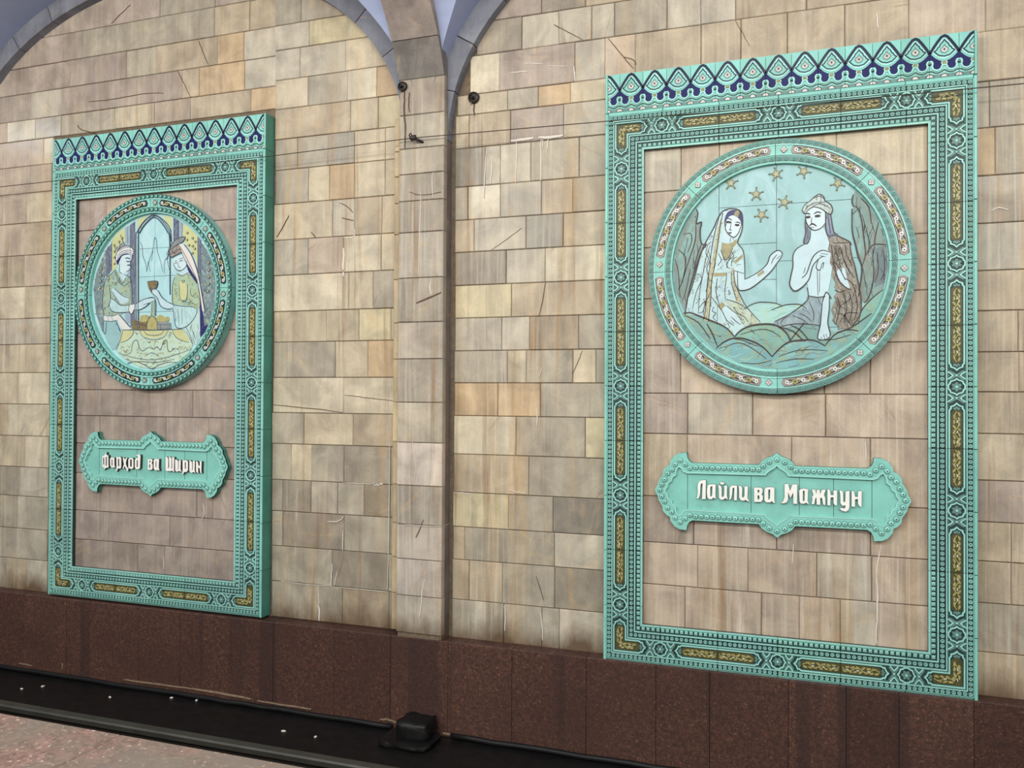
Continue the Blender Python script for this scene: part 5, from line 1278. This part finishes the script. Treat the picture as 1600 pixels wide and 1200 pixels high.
 (3.5,[(258,313),(317,245),(368,136),(398,28),(429,-114),(436,-144)]),
 (3.5,[(217,316),(266,212),(318,138),(369,65),(389,-7),(415,-143)]),
 (3,[(229,303),(303,186),(376,65)]),
 (3,[(202,119),(246,100),(292,121)]),
 (2.5,[(246,70),(254,52),(268,69),(246,70)]),
 (3,[(224,47),(233,-49),(255,-67),(288,-57),(293,44)]),
 (2.5,[(319,19),(320,-28),(363,-53)]),
 (2.5,[(248,-73),(306,-81),(378,-101)]),
 (2.5,[(212,-120),(228,-239)]),
 (2.5,[(248,-121),(250,-228)]),
 (2.5,[(279,-240),(323,-312),(338,-354)]),
 (2.5,[(322,-241),(360,-325)]),
 (2.5,[(190,-143),(198,-203)]),
 (4.5,[(-264,-253),(14,-261),(250,-259)]),
 (4,[(250,-259),(291,-290),(338,-366)]),
 (3,[(-272,-341),(-213,-327),(-168,-291),(-161,-260)]),
 (3,[(-107,-261),(-76,-305),(14,-326),(104,-308),(136,-263)]),
 (3,[(-69,-262),(-46,-288),(14,-297),(74,-290),(103,-263)]),
 (3,[(170,-262),(200,-310),(251,-335),(309,-350)]),
 (3.5,[(-231,-425),(-181,-413),(-167,-352),(-144,-328),(-121,-335),(-106,-384),(-75,-402),(-30,-379),(15,-391)]),
 (3.5,[(15,-391),(45,-377),(75,-398),(97,-344),(126,-333),(134,-393),(157,-411),(193,-387),(230,-400)]),
 (3,[(-59,-439),(1,-415),(61,-440)]),
 (3,[(-289,-412),(-227,-431),(-105,-456),(16,-463),(135,-446),(252,-418),(324,-395)]),
 (3,[(-227,-455),(-165,-474),(-74,-475),(16,-481),(106,-476),(194,-459)]),
 (4,[(-211,-486),(-135,-474),(-59,-499),(2,-524),(61,-500),(135,-482),(209,-483)]),
 (3,[(-308,-393),(-275,-326),(-253,-259)]),
 (3,[(-172,-218),(-41,-221)]),
 (3,[(-41,-255),(-41,-203),(-3,-162),(43,-205),(43,-257)]),
 (3,[(43,-223),(154,-226)]),
 (3,[(73,-257),(73,-224)]),
 (3,[(-107,-254),(-108,-202)]),
 (3,[(-3,-162),(-1,-65)])],
'stars': [], 'dots': [(-337,339,9),
 (-336,296,9),
 (-336,253,9),
 (-335,210,9),
 (-295,362,9),
 (-295,319,9),
 (-269,385,9),
 (286,389,9),
 (284,342,9),
 (330,351,9),
 (331,298,9),
 (331,250,9),
 (352,326,9),
 (301,305,9),
 (348,279,9),
 (-451,184,11),
 (-454,135,11),
 (-456,92,11),
 (-459,48,11),
 (461,179,11),
 (464,132,11),
 (465,85,11),
 (463,38,11),
 (460,-9,11)]}}
def inside(p, sh):
    c = False; n = len(sh)
    for i in range(n):
        (x1, y1), (x2, y2) = sh[i], sh[i - 1]
        if (y1 > p[1]) != (y2 > p[1]) and p[0] < (x2 - x1) * (p[1] - y1) / (y2 - y1) + x1: c = not c
    return c
STROKE = {  # colour: (strokes per square metre, length, width, angle, waviness, colours)
    'fur': (5200, 0.05, 0.0024, 105, 0.10, ('ink', 'p_furl', 'p_brown', 'p_turban')), 'furl': (2200, 0.04, 0.003, 100, 0.1, ('ink', 'p_fur')),
    'rock': (1300, 0.09, 0.0036, 85, 0.05, ('p_fur', 'ink_blue', 'p_rockl', 'p_fur')), 'rockl': (1000, 0.08, 0.0032, 80, 0.05, ('p_fur', 'p_rockd')), 'rockd': (1000, 0.08, 0.0032, 85, 0.05, ('ink_blue', 'p_fur', 'p_rockl')),
    'hill': (900, 0.08, 0.0034, 165, 0.06, ('p_rockd', 'p_star', 'p_rockl')), 'hill2': (1100, 0.07, 0.0034, 150, 0.08, ('p_fur', 'p_star', 'p_rockl')), 'hill3': (1100, 0.08, 0.0034, 20, 0.08, ('p_rockd', 'p_star', 'p_hillf', 'p_fur')), 'hillf': (500, 0.06, 0.003, 10, 0.06, ('p_hill2', 'p_sky')),
    'cloth': (1500, 0.022, 0.0026, 70, 0.32, ('p_hair', 'p_gold', 'ink_blue', 'p_colb')), 'skirt': (2000, 0.020, 0.0028, 20, 0.34, ('ink', 'p_gold', 'ink_blue')), 'trouser': (900, 0.05, 0.0028, 100, 0.05, ('ink_blue', 'p_turban')),
    'hair': (3000, 0.035, 0.0028, 95, 0.08, ('ink_blue', 'p_turban')), 'turban': (1500, 0.03, 0.0026, 30, 0.1, ('ink', 'p_furl')), 'trim': (4000, 0.005, 0.004, 90, 0, ('ink', 'p_gold')),
    'coat': (1500, 0.024, 0.0030, 60, 0.3, ('p_ochre', 'p_brown', 'ink_blue')), 'dress': (1500, 0.024, 0.0030, 80, 0.3, ('p_ochre', 'p_hill', 'p_brown')), 'dressl': (900, 0.06, 0.0028, 100, 0.05, ('p_colb', 'ink_blue')), 'sleeve': (700, 0.05, 0.0026, 105, 0.05, ('p_colb', 'p_coat')),
    'tcloth': (900, 0.035, 0.0034, 10, 0.26, ('p_brown', 'p_ochre', 'p_coat')), 'slate': (1800, 0.018, 0.0036, 90, 0.34, ('p_coll', 'ink_blue', 'p_yellow')), 'hat': (4000, 0.008, 0.004, 20, 0.1, ('ink', 'p_white')), 'colg': (1600, 0.02, 0.003, 90, 0.2, ('p_colb', 'ink_blue')), 'brown': (2500, 0.010, 0.003, 90, 0.1, ('ink', 'p_ochre')), 'ochre': (2000, 0.012, 0.003, 90, 0.1, ('p_brown',)), 'navy': (600, 0.02, 0.002, 60, 0.1, ('p_hair',)),
}
def medallion(cx, cz, kind, label):
    root = empty('medallion', (cx, INF, cz + Z0), UP); tag(root, label, 'medallion', None)
    r = random.Random(17)
    for k in range(8): put('ring_tile', RT[kind], root, (0, 0, 0), tone(r), k * PI / 4 + (math.radians(0.5)))
    art = ART[kind]; g = 0.0012; zt = 0.030
    circ = [polar(R0 + 0.002, 2 * PI * i / 96) for i in range(96)]
    m = MB(); m.poly(circ, 0.0, 0.0275, 'grout_dark'); m.build('backing', root)
    for x0, x1, z0, z1 in art['cells']:
        p = circ
        for fn in (lambda q: q[0] - x0 - g, lambda q: x1 - g - q[0], lambda q: q[1] - z0 - g, lambda q: z1 - g - q[1]): p = clip_poly(p, fn)
        if len(p) > 2:
            m = MB(); m.poly(p, 0.02, zt + r.uniform(-0.0006, 0.0004), 'p_sky' if kind == 'r' else 'p_sky2'); m.build('background_tile', root)
    heads = {}; lev = {}
    order = 0; shapes = []
    for grp, name, colr, smo, pts in art['fills']:
        pts = [clampr((a / 1000, b / 1000)) for a, b in pts]
        if smo: pts = [clampr(p) for p in smooth_path(pts, True, 3)]
        if colr == 'fur': pts = [clampr((p[0] + 0.007 * math.sin(k * 2.3), p[1] + 0.005 * math.cos(k * 1.7))) for k, p in enumerate(pts)]
        order += 1
        z1 = zt + 0.0020 + 0.00012 * order
        mb = MB(); mb.poly(pts, zt - 0.002, z1, 'p_' + colr); shapes.append((pts, z1))
        bad = {'rocks': 'rock_relief', 'hills': 'hill_relief', 'woman': 'woman_relief', 'man': 'man_relief', 'room': 'interior_relief', 'table': 'table_relief'}[grp]
        if grp not in heads: heads[grp] = empty(bad, (0, 0, 0), (0, 0, 0), root)
        mb.build(name, heads[grp])
    zl = zt + 0.0020 + 0.00012 * order
    m = MB()
    for wd, pts in art['lines']:
        pts = [clampr((a / 1000, b / 1000), R0 - 0.004) for a, b in pts]
        pts = smooth_path(pts, False, 3) if len(pts) > 2 else pts
        top = max([zt] + [z for sh, z in shapes if any(inside(p, sh) for p in pts)])
        m.ribbon(pts, wd / 1000 * art['lw'], zt, top + 0.0010, art['ink'], False, True)
    o = m.build('contour_lines', root); o['kind'] = 'stuff'
    # brush and tool strokes inside the shapes
    m = MB(); rs = random.Random(21)
    def topmost(p):
        k = -1
        for q, (sh, z) in enumerate(shapes):
            if inside(p, sh): k = q
        return k
    for q, (grp, name, colr, smo, pts_) in enumerate(art['fills']):
        sh, z = shapes[q]; xs_ = [p[0] for p in sh]; zs_ = [p[1] for p in sh]
        ar = abs(sum(sh[i][0] * sh[(i + 1) % len(sh)][1] - sh[(i + 1) % len(sh)][0] * sh[i][1] for i in range(len(sh)))) / 2
        kind_ = STROKE.get(colr)
        if not kind_: continue
        dens, ln, wd, ang, wob, cols = kind_
        for _ in range(int(ar * dens)):
            p = (rs.uniform(min(xs_), max(xs_)), rs.uniform(min(zs_), max(zs_)))
            if topmost(p) != q: continue
            a = math.radians(ang + rs.uniform(-1, 1) * 22); l_ = ln * rs.uniform(0.6, 1.3); ph = rs.uniform(0, 6)
            line = []
            for s_ in range(7):
                u = (s_ / 6 - 0.5) * l_; v_ = wob * l_ * math.sin(ph + s_ * 1.1)
                e = (p[0] + u * math.cos(a) - v_ * math.sin(a), p[1] + u * math.sin(a) + v_ * math.cos(a))
                if topmost(e) == q and math.hypot(*e) < R0 - 0.006: line.append(e)
            if len(line) > 2: m.ribbon(line, wd, zt, z + 0.0007, rs.choice(cols), False, True)
    o = m.build('brush_strokes', root); o['kind'] = 'stuff'
    for i, (sx, sz) in enumerate(art['stars']):
        m = MB(); sx /= 1000; sz /= 1000; a_ = i * 0.5 + 0.3
        st = [(sx + rr_ * math.cos(a_ + j * PI / 5), sz + rr_ * math.sin(a_ + j * PI / 5)) for j, rr_ in enumerate([0.033, 0.015] * 5)]
        m.poly(st, zt - 0.002, zt + 0.004, 'p_stard')
        m.poly([(sx + (p[0] - sx) * 0.62, sz + (p[1] - sz) * 0.62) for p in st], zt, zt + 0.0065, 'p_star')
        for j in range(5): m.lathe(sx + 0.034 * math.cos(a_ + j * 2 * PI / 5), sz + 0.034 * math.sin(a_ + j * 2 * PI / 5), [(0.006, zt), (0.004, zt + 0.005), (0, zt + 0.005)], ['p_stard', 'p_stard'], 7)
        m.build('star', root)
    m = MB()
    for dx, dz, rad in art['dots']:
        dx /= 1000; dz /= 1000; rad /= 1000
        m.lathe(dx, dz, [(rad, zt), (rad * 0.85, zl + 0.001), (rad * 0.5, zl + 0.001), (0, zl + 0.002)], ['ink_blue', 'p_stard', 'p_yellow'], 8)
    if art['dots']:
        o = m.build('dotted_ornament', root); o['kind'] = 'stuff'
    return root
medallion(-0.0966, 0.6688, 'r', 'round glazed medallion of a veiled woman and moustached man seated under stars')
medallion(-4.1585, 0.6802, 'l', 'round glazed medallion of a man and woman at a cloth-covered table indoors')

# ------------------------------------------------------------------ name plaques
QO = [(-0.632, 0.006), (-0.619, 0.03), (-0.613, 0.053), (-0.592, 0.087), (-0.59, 0.11), (-0.571, 0.132), (-0.552, 0.142), (-0.549, 0.163), (-0.527, 0.192), (-0.5, 0.206), (-0.464, 0.209), (-0.46, 0.183), (-0.449, 0.164), (-0.433, 0.154), (-0.09, 0.155), (-0.075, 0.176), (-0.051, 0.192), (-0.021, 0.203), (-0.002, 0.221)]
QI = [(-0.58, 0.003), (-0.567, 0.021), (-0.565, 0.038), (-0.546, 0.053), (-0.541, 0.072), (-0.523, 0.086), (-0.521, 0.11), (-0.508, 0.133), (-0.49, 0.125), (-0.479, 0.108), (-0.458, 0.1), (-0.059, 0.104), (-0.047, 0.12), (-0.029, 0.133), (-0.015, 0.141), (-0.002, 0.156)]
ST = [(-0.607, 0.002), (-0.596, 0.032), (-0.581, 0.06), (-0.565, 0.093), (-0.541, 0.114), (-0.524, 0.144), (-0.498, 0.167), (-0.471, 0.146), (-0.445, 0.126)]
def quad(q):
    """mirror an upper-left quarter outline (left tip to top tip) into the closed outline"""
    a = list(q); b = [(-x, z) for x, z in q[::-1]]; c = [(-x, -z) for x, z in q]; d = [(x, -z) for x, z in q[::-1]]
    out = []
    for s_ in (a, b, c, d):
        for p in s_:
            if not out or math.hypot(p[0] - out[-1][0], p[1] - out[-1][1]) > 0.004: out.append(p)
    if math.hypot(out[0][0] - out[-1][0], out[0][1] - out[-1][1]) < 0.004: out.pop()
    return out
OUT, INN = quad(QO), quad(QI)
m = MB(); m.lathe(0, 0, [(0.0150, 0.0), (0.0135, 0.006), (0.0095, 0.0105), (0.0050, 0.0125), (0.0034, 0.0128), (0.0026, 0.0095), (0, 0.009)], ['teal_mid', 'turquoise', 'turquoise_light', 'turquoise', 'glaze_dark', 'glaze_dark'], 12)
STUD = m.mesh('stud', True)
def studs():
    up = list(ST)
    for i in range(12): up.append((ST[-1][0] + 0.030 + (-0.092 - ST[-1][0] - 0.03) * i / 11, 0.131))
    up += [(-0.068, 0.150), (-0.038, 0.172), (0, 0.186)]
    out = []
    for x, z in up:
        for sx in (1, -1):
            for sz in (1, -1):
                p = (x * sx, z * sz)
                if all(math.hypot(p[0] - q[0], p[1] - q[1]) > 0.012 for q in out): out.append(p)
    return out
LET = {'r': [[[(-401,47),(-391,61),(-375,65),(-361,66),(-362,-36),(-381,-37),(-378,48),(-386,46),(-389,35),(-391,-10),(-396,-28),(-402,-35),(-410,-34),(-405,-24),(-403,2),(-404,34)]],
 [[(-355,20),(-352,36),(-341,43),(-310,46),(-311,-16),(-309,-29),(-316,-31),(-322,-25),(-330,-35),(-344,-35),(-353,-26),(-356,4)],[(-338,29),(-330,36),(-327,31),(-328,-10),(-333,-22),(-338,-17)]],
 [[(-297,43),(-283,38),(-279,27),(-279,-16),(-272,-22),(-266,-11),(-265,40),(-251,41),(-252,-13),(-247,-34),(-255,-29),(-260,-25),(-268,-33),(-282,-36),(-292,-26),(-294,23)]],
 [[(-289,56),(-282,58),(-265,57),(-263,54),(-272,45),(-282,46)]],
 [[(-235,35),(-223,43),(-200,43),(-201,-35),(-215,-35),(-214,31),(-223,29),(-225,0),(-229,-22),(-234,-32),(-241,-33),(-238,-19),(-238,22)]],
 [[(-192,45),(-177,39),(-174,28),(-175,-15),(-168,-19),(-162,-9),(-162,41),(-145,42),(-147,-18),(-138,-38),(-145,-38),(-157,-30),(-165,-35),(-180,-34),(-189,-20),(-190,27)]],
 [[(-114,37),(-79,38),(-71,29),(-71,14),(-77,2),(-70,-5),(-70,-24),(-79,-37),(-113,-39)],[(-97,25),(-89,25),(-86,16),(-95,8)],[(-97,-5),(-89,-3),(-86,-15),(-89,-25),(-96,-25)]],
 [[(-62,26),(-55,39),(-38,42),(-13,41),(-13,-24),(-10,-40),(-17,-39),(-25,-31),(-35,-38),(-53,-38),(-62,-27)],[(-43,26),(-35,31),(-33,22),(-34,-13),(-38,-24),(-43,-21)]],
 [[(38,61),(55,63),(65,26),(76,61),(99,63),(99,-39),(81,-39),(80,19),(68,-8),(65,-8),(55,20),(55,-19),(48,-33),(35,-39),(19,-39),(32,-26),(38,-7)]],
 [[(109,30),(117,39),(134,42),(152,39),(150,-21),(156,-36),(149,-36),(143,-30),(134,-36),(118,-36),(111,-26)],[(127,29),(133,32),(136,22),(135,-18),(132,-25),(127,-20)]],
 [[(171,40),(187,38),(192,15),(194,38),(208,39),(210,16),(218,39),(235,41),(235,34),(228,14),(234,-1),(235,-38),(225,-36),(220,-5),(211,-1),(210,-38),(194,-38),(192,-2),(187,-7),(182,-35),(169,-38),(174,-13),(172,2),(178,10)]],
 [[(245,45),(257,39),(260,15),(274,14),(274,38),(291,39),(290,-38),(280,-36),(274,-27),(274,3),(260,1),(258,-40),(245,-38)]],
 [[(302,41),(315,37),(319,27),(320,-16),(329,-18),(331,36),(349,40),(349,-42),(345,-57),(332,-67),(315,-63),(299,-50),(315,-49),(328,-50),(331,-36),(315,-37),(307,-25),(306,17)]],
 [[(359,42),(370,35),(375,11),(388,10),(389,39),(406,41),(405,-39),(396,-36),(389,-24),(388,0),(375,-3),(374,-40),(359,-40)]]],
'l': [[[(-412,39),(-395,44),(-386,56),(-373,70),(-377,50),(-365,51),(-358,45),(-355,-36),(-373,-38),(-384,-44),(-398,-57),(-391,-38),(-408,-35),(-412,-23)],[(-404,30),(-395,33),(-394,-25),(-403,-12)],[(-381,36),(-372,39),(-371,-21),(-380,-27)]],
 [[(-344,25),(-333,34),(-304,34),(-303,-19),(-295,-35),(-309,-32),(-325,-37),(-341,-25)],[(-329,20),(-322,23),(-320,-22),(-328,-22)]],
 [[(-288,39),(-254,40),(-244,33),(-243,-30),(-252,-40),(-271,-39),(-285,-63),(-289,-58),(-285,-38)],[(-273,27),(-263,27),(-261,-23),(-271,-25)]],
 [[(-231,37),(-219,35),(-214,21),(-205,34),(-192,35),(-201,12),(-204,-6),(-193,-30),(-184,-31),(-181,-45),(-188,-55),(-199,-54),(-194,-45),(-205,-36),(-215,-21),(-224,-40),(-232,-39),(-221,-9),(-228,18)]],
 [[(-183,25),(-173,36),(-147,37),(-138,28),(-137,-28),(-148,-39),(-171,-38),(-182,-30)],[(-166,25),(-158,28),(-153,21),(-153,-21),(-162,-27),(-166,-19)]],
 [[(-127,24),(-116,35),(-99,37),(-101,51),(-122,57),(-85,62),(-78,55),(-81,-31),(-93,-39),(-115,-39),(-126,-28)],[(-110,22),(-102,25),(-101,-22),(-106,-27),(-110,-22)]],
 [[(-16,33),(19,34),(26,24),(18,6),(26,-2),(26,-30),(17,-39),(-15,-39)],[(-1,23),(7,25),(7,13),(-1,8)],[(-3,-3),(6,-2),(6,-26),(-2,-26)]],
 [[(34,27),(45,35),(80,36),(78,-23),(85,-41),(68,-38),(52,-42),(35,-31)],[(51,20),(57,21),(59,-19),(52,-19)]],
 [[(134,54),(150,51),(157,38),(158,-13),(153,-23),(161,-23),(166,-10),(161,55),(176,53),(184,42),(185,-14),(180,-25),(188,-23),(191,-14),(188,54),(207,52),(205,-32),(210,-48),(199,-43),(186,-37),(177,-44),(164,-41),(148,-43),(135,-38)]],
 [[(214,38),(229,36),(239,26),(240,-20),(233,-28),(240,-29),(244,-17),(244,34),(261,34),(260,-27),(270,-42),(255,-40),(243,-39),(227,-45),(215,-36)]],
 [[(275,35),(311,34),(320,26),(321,-30),(312,-42),(291,-44),(279,-61),(273,-60),(277,-37)],[(294,22),(302,23),(304,-20),(296,-23)]],
 [[(331,36),(345,32),(354,22),(355,-20),(350,-29),(357,-29),(360,-16),(359,33),(376,33),(375,-31),(382,-47),(364,-41),(349,-48),(332,-37)]],
 [[(385,33),(401,26),(406,3),(416,1),(416,31),(431,32),(429,-31),(432,-47),(420,-44),(415,-14),(403,-9),(405,-47),(392,-43),(386,-33)]]]}
def plaque(cx, cz, letters, label, seed, lost):
    root = empty('name_plaque', (cx, INF, cz + Z0), UP); tag(root, label, 'plaque')
    r = random.Random(seed); z0, zr = 0.026, 0.040
    m = MB(); m.poly(OUT, 0.0, z0, 'turquoise', side='glaze_edge_shade'); m.build('back_plate', root, color=(0.97, 1, 1, 1))
    m = MB(); m.poly(OUT, z0 - 0.001, zr, 'turquoise', holes=[INN], side='glaze_grey')  # shade on the border's sides painted with a dark glaze
    m.ribbon(INN, 0.006, z0, zr + 0.003, 'turquoise_light', True); m.build('raised_border', root, color=(1.02, 1.03, 1.03, 1))
    for i, (x, z) in enumerate(studs()):
        put('stud', STUD, root, (x, z, zr - 0.0005), tone(r))
    # tile joints across the plate
    m = MB()
    for x in (-0.46, -0.13, 0.11, 0.275, 0.455):
        m.box(x - 0.0012, x + 0.0012, -0.10, 0.10, z0 - 0.004, z0 + 0.0004, 'glaze_grey')
    o = m.build('tile_joints', root); o['kind'] = 'stuff'
    for loops in letters:
        lp = [[(a / 1000, b / 1000) for a, b in l] for l in loops]
        m = MB(); m.poly(lp[0], z0 - 0.001, z0 + 0.022, 'letter_white', holes=lp[1:], side='letter_side_shade'); m.build('letter', root)
    return root
plaque(-0.0919, -0.5225, LET['r'], 'turquoise lettered plaque reading Лайли ва Мажнун below the starry medallion', 3, 0)
plaque(-4.1579, -0.4933, LET['l'], 'turquoise lettered plaque reading Фарҳод ва Ширин below the indoor medallion', 4, 0)

# ------------------------------------------------------------------ fittings
def tube(name, path, rad, mat, parent=None, seg=8, closed=False):
    m = MB(); v = []; f = []; n = len(path)
    for i, p in enumerate(path):
        p = Vector(p); a = Vector(path[max(i - 1, 0)]); b = Vector(path[min(i + 1, n - 1)])
        d = (b - a).normalized(); u = d.orthogonal().normalized() if abs(d.z) > 0.9 else d.cross(Vector((0, 0, 1))).normalized(); w_ = d.cross(u)
        v += [tuple(p + u * rad * math.cos(2 * PI * j / seg) + w_ * rad * math.sin(2 * PI * j / seg)) for j in range(seg)]
    for i in range(n - 1):
        for j in range(seg): f.append((seg * i + j, seg * i + (j + 1) % seg, seg * (i + 1) + (j + 1) % seg, seg * (i + 1) + j))
    f += [tuple(range(seg))[::-1], tuple(range(seg * (n - 1), seg * n))]
    m.add(v, f, mat); return m.build(name, parent, smooth=True)
zw = Z0 + 1.53
wire = tube('wire', [(-8.5, -0.14, zw - 0.03), (-5.5, -0.14, zw - 0.033), (-4.3, -0.14, zw - 0.028), (-3.15, -0.14, zw - 0.015), (-2.17, -0.15, zw), (-1.0, -0.14, zw - 0.018), (0.0, -0.14, zw - 0.036), (1.0, -0.14, zw - 0.047), (2.0, -0.14, zw - 0.04), (3.15, -0.14, zw - 0.03)], 0.0026, 'wire_steel', seg=6)
tag(wire, 'thin taut wire strung level across the wall past both tile frames', 'wire')
br = empty('wire_bracket', (-2.13, -0.11, zw - 0.012)); tag(br, 'small dark metal bracket holding the thin wire on the pilaster', 'bracket')
tube('arm', [(0.012, 0.012, -0.012), (-0.012, -0.02, 0.0), (-0.036, -0.045, 0.010)], 0.008, 'black_iron', br)
b_ = tube('clamp', [(-0.055, -0.045, 0.006), (-0.042, -0.047, 0.011), (-0.022, -0.042, 0.012)], 0.017, 'black_iron', br)
tube('loop', [(-0.045, -0.05, 0.02), (-0.052, -0.053, 0.038), (-0.060, -0.05, 0.034), (-0.066, -0.048, 0.022)], 0.004, 'steel', br)
def anchor(loc, label, sc):
    root = empty('wall_socket', loc, UP); tag(root, label, 'fitting')
    root.scale = (sc, sc, sc)
    m = MB(); m.lathe(0, 0, [(0.036, 0.0), (0.038, 0.012), (0.034, 0.026), (0.026, 0.030)], ['black_iron'] * 3, 18); m.lathe(0, 0, [(0.026, 0.030), (0.022, 0.022), (0.0, 0.022)], ['black_iron'] * 2, 18); m.build('housing', root, smooth=True)
    m = MB(); m.lathe(-0.004, -0.004, [(0.013, 0.018), (0.013, 0.052), (0.008, 0.056), (0.007, 0.046), (0, 0.046)], ['black_iron', 'black_iron', 'cable_black', 'cable_black'], 12); m.build('spout', root, smooth=True)
    m = MB(); m.ribbon([(-0.012, -0.020), (-0.010, -0.038), (-0.016, -0.046)], 0.006, 0.02, 0.026, 'steel'); m.build('hook', root)
    return root
anchor((-2.262, -0.108, Z0 + 1.862), 'dark round socket with rusty stain at the left arch foot', 0.82)
anchor((-1.838, -0.002, Z0 + 1.782), 'dark round socket on the wall right of the pilaster', 0.95)
# tar-covered box at the foot of the plinth, and the cable along it
bx = empty('junction_box', (-2.10, -0.2, 0.0)); tag(bx, 'lumpy black tarred box against the foot of the red granite plinth', 'box')
def blob(w_, d_, h_, rad, seed, lip):
    bm = bmesh.new(); bmesh.ops.create_cube(bm, size=1.0)
    bmesh.ops.subdivide_edges(bm, edges=bm.edges[:], cuts=4, use_grid_fill=True)
    rr = random.Random(seed)
    for v in bm.verts:
        x, y, z = v.co; k = 7.0
        n = (abs(2 * x) ** k + abs(2 * y) ** k + abs(2 * z) ** k) ** (1 / k)
        f = 1 / n * (0.94 + 0.0) if n > 0 else 1
        v.co = Vector((x * f * w_ , y * f * d_, (z * f + 0.47) * h_)) + Vector((rr.uniform(-1, 1), rr.uniform(-1, 1), rr.uniform(-0.6, 0.6))) * 0.009
        if v.co.z < 0: v.co.z = 0
    me = bpy.data.meshes.new('lump'); bm.to_mesh(me); bm.free(); me.materials.append(M['tar'])
    me.polygons.foreach_set('use_smooth', [True] * len(me.polygons)); return me
put('cover', blob(0.215, 0.19, 0.135, 0, 4, 0), bx, (0, 0, 0)); put('base_flange', blob(0.33, 0.27, 0.035, 0, 6, 0), bx, (-0.02, -0.05, 0))
rr = random.Random(2)
def cable(x0, x1, label):
    n = int((x1 - x0) / 0.13)
    c = tube('tarred_cable', [(x0 + (x1 - x0) * i / n, PY - 0.026 + rr.uniform(-0.006, 0.006), 0.018 + rr.uniform(-0.003, 0.005)) for i in range(n + 1)], 0.0165, 'cable_black', seg=8)
    tag(c, label, 'cable', 'tarred cables along the plinth')
cable(-8.5, -2.30, 'black tarred cable along the granite plinth, running left from the junction box')
cable(-1.91, 3.1, 'black tarred cable along the granite plinth, running right from the junction box')
# running rail
ry = -0.815; rail = empty('rail', (0, ry, 0)); tag(rail, 'dull steel running rail on the black track bed beside the platform', 'rail')
def extrude_x(name, prof, mat, parent):
    n = len(prof); m = MB(); x0, x1 = -8.5, 3.15
    m.add([(x0, y, z) for y, z in prof] + [(x1, y, z) for y, z in prof], [(i, (i + 1) % n, n + (i + 1) % n, n + i)[::-1] for i in range(n)] + [tuple(range(n)), tuple(range(n, 2 * n))[::-1]], mat)
    return m.build(name, parent)
extrude_x('rail_head', [(-0.032, 0.078), (0.032, 0.078), (0.034, 0.104), (0.026, 0.112), (-0.026, 0.112), (-0.034, 0.104)], 'steel', rail)
extrude_x('rail_foot', [(-0.06, 0.001), (0.06, 0.001), (0.06, 0.010), (0.009, 0.022), (0.009, 0.080), (-0.009, 0.080), (-0.009, 0.022), (-0.06, 0.010)], 'rail_side', rail)

# grit on the track bed
peb = MB(); peb.lathe(0, 0, [(0.010, 0.0), (0.012, 0.005), (0.006, 0.010), (0, 0.011)], ['salt'] * 3, 7); pm = peb.mesh('pebble')
for i, (x, y) in enumerate([(-4.975, -0.378), (-4.883, -0.293), (-4.294, -0.295), (-3.905, -0.166), (-3.719, -0.147), (-2.895, -0.372), (-2.67, -0.379)]):
    o = put('pebble', pm, None, (x, y, 0.0), None, i * 1.3, (1.0 + 0.2 * (i % 3), 0.7, 0.8)); tag(o, 'tiny pale pebble on the black track bed, ' + ('leftmost', 'second from the left', 'third from the left', 'fourth from the left', 'fifth from the left', 'sixth from the left', 'rightmost')[i] + ' of seven', 'pebble', 'pebbles on the track bed')
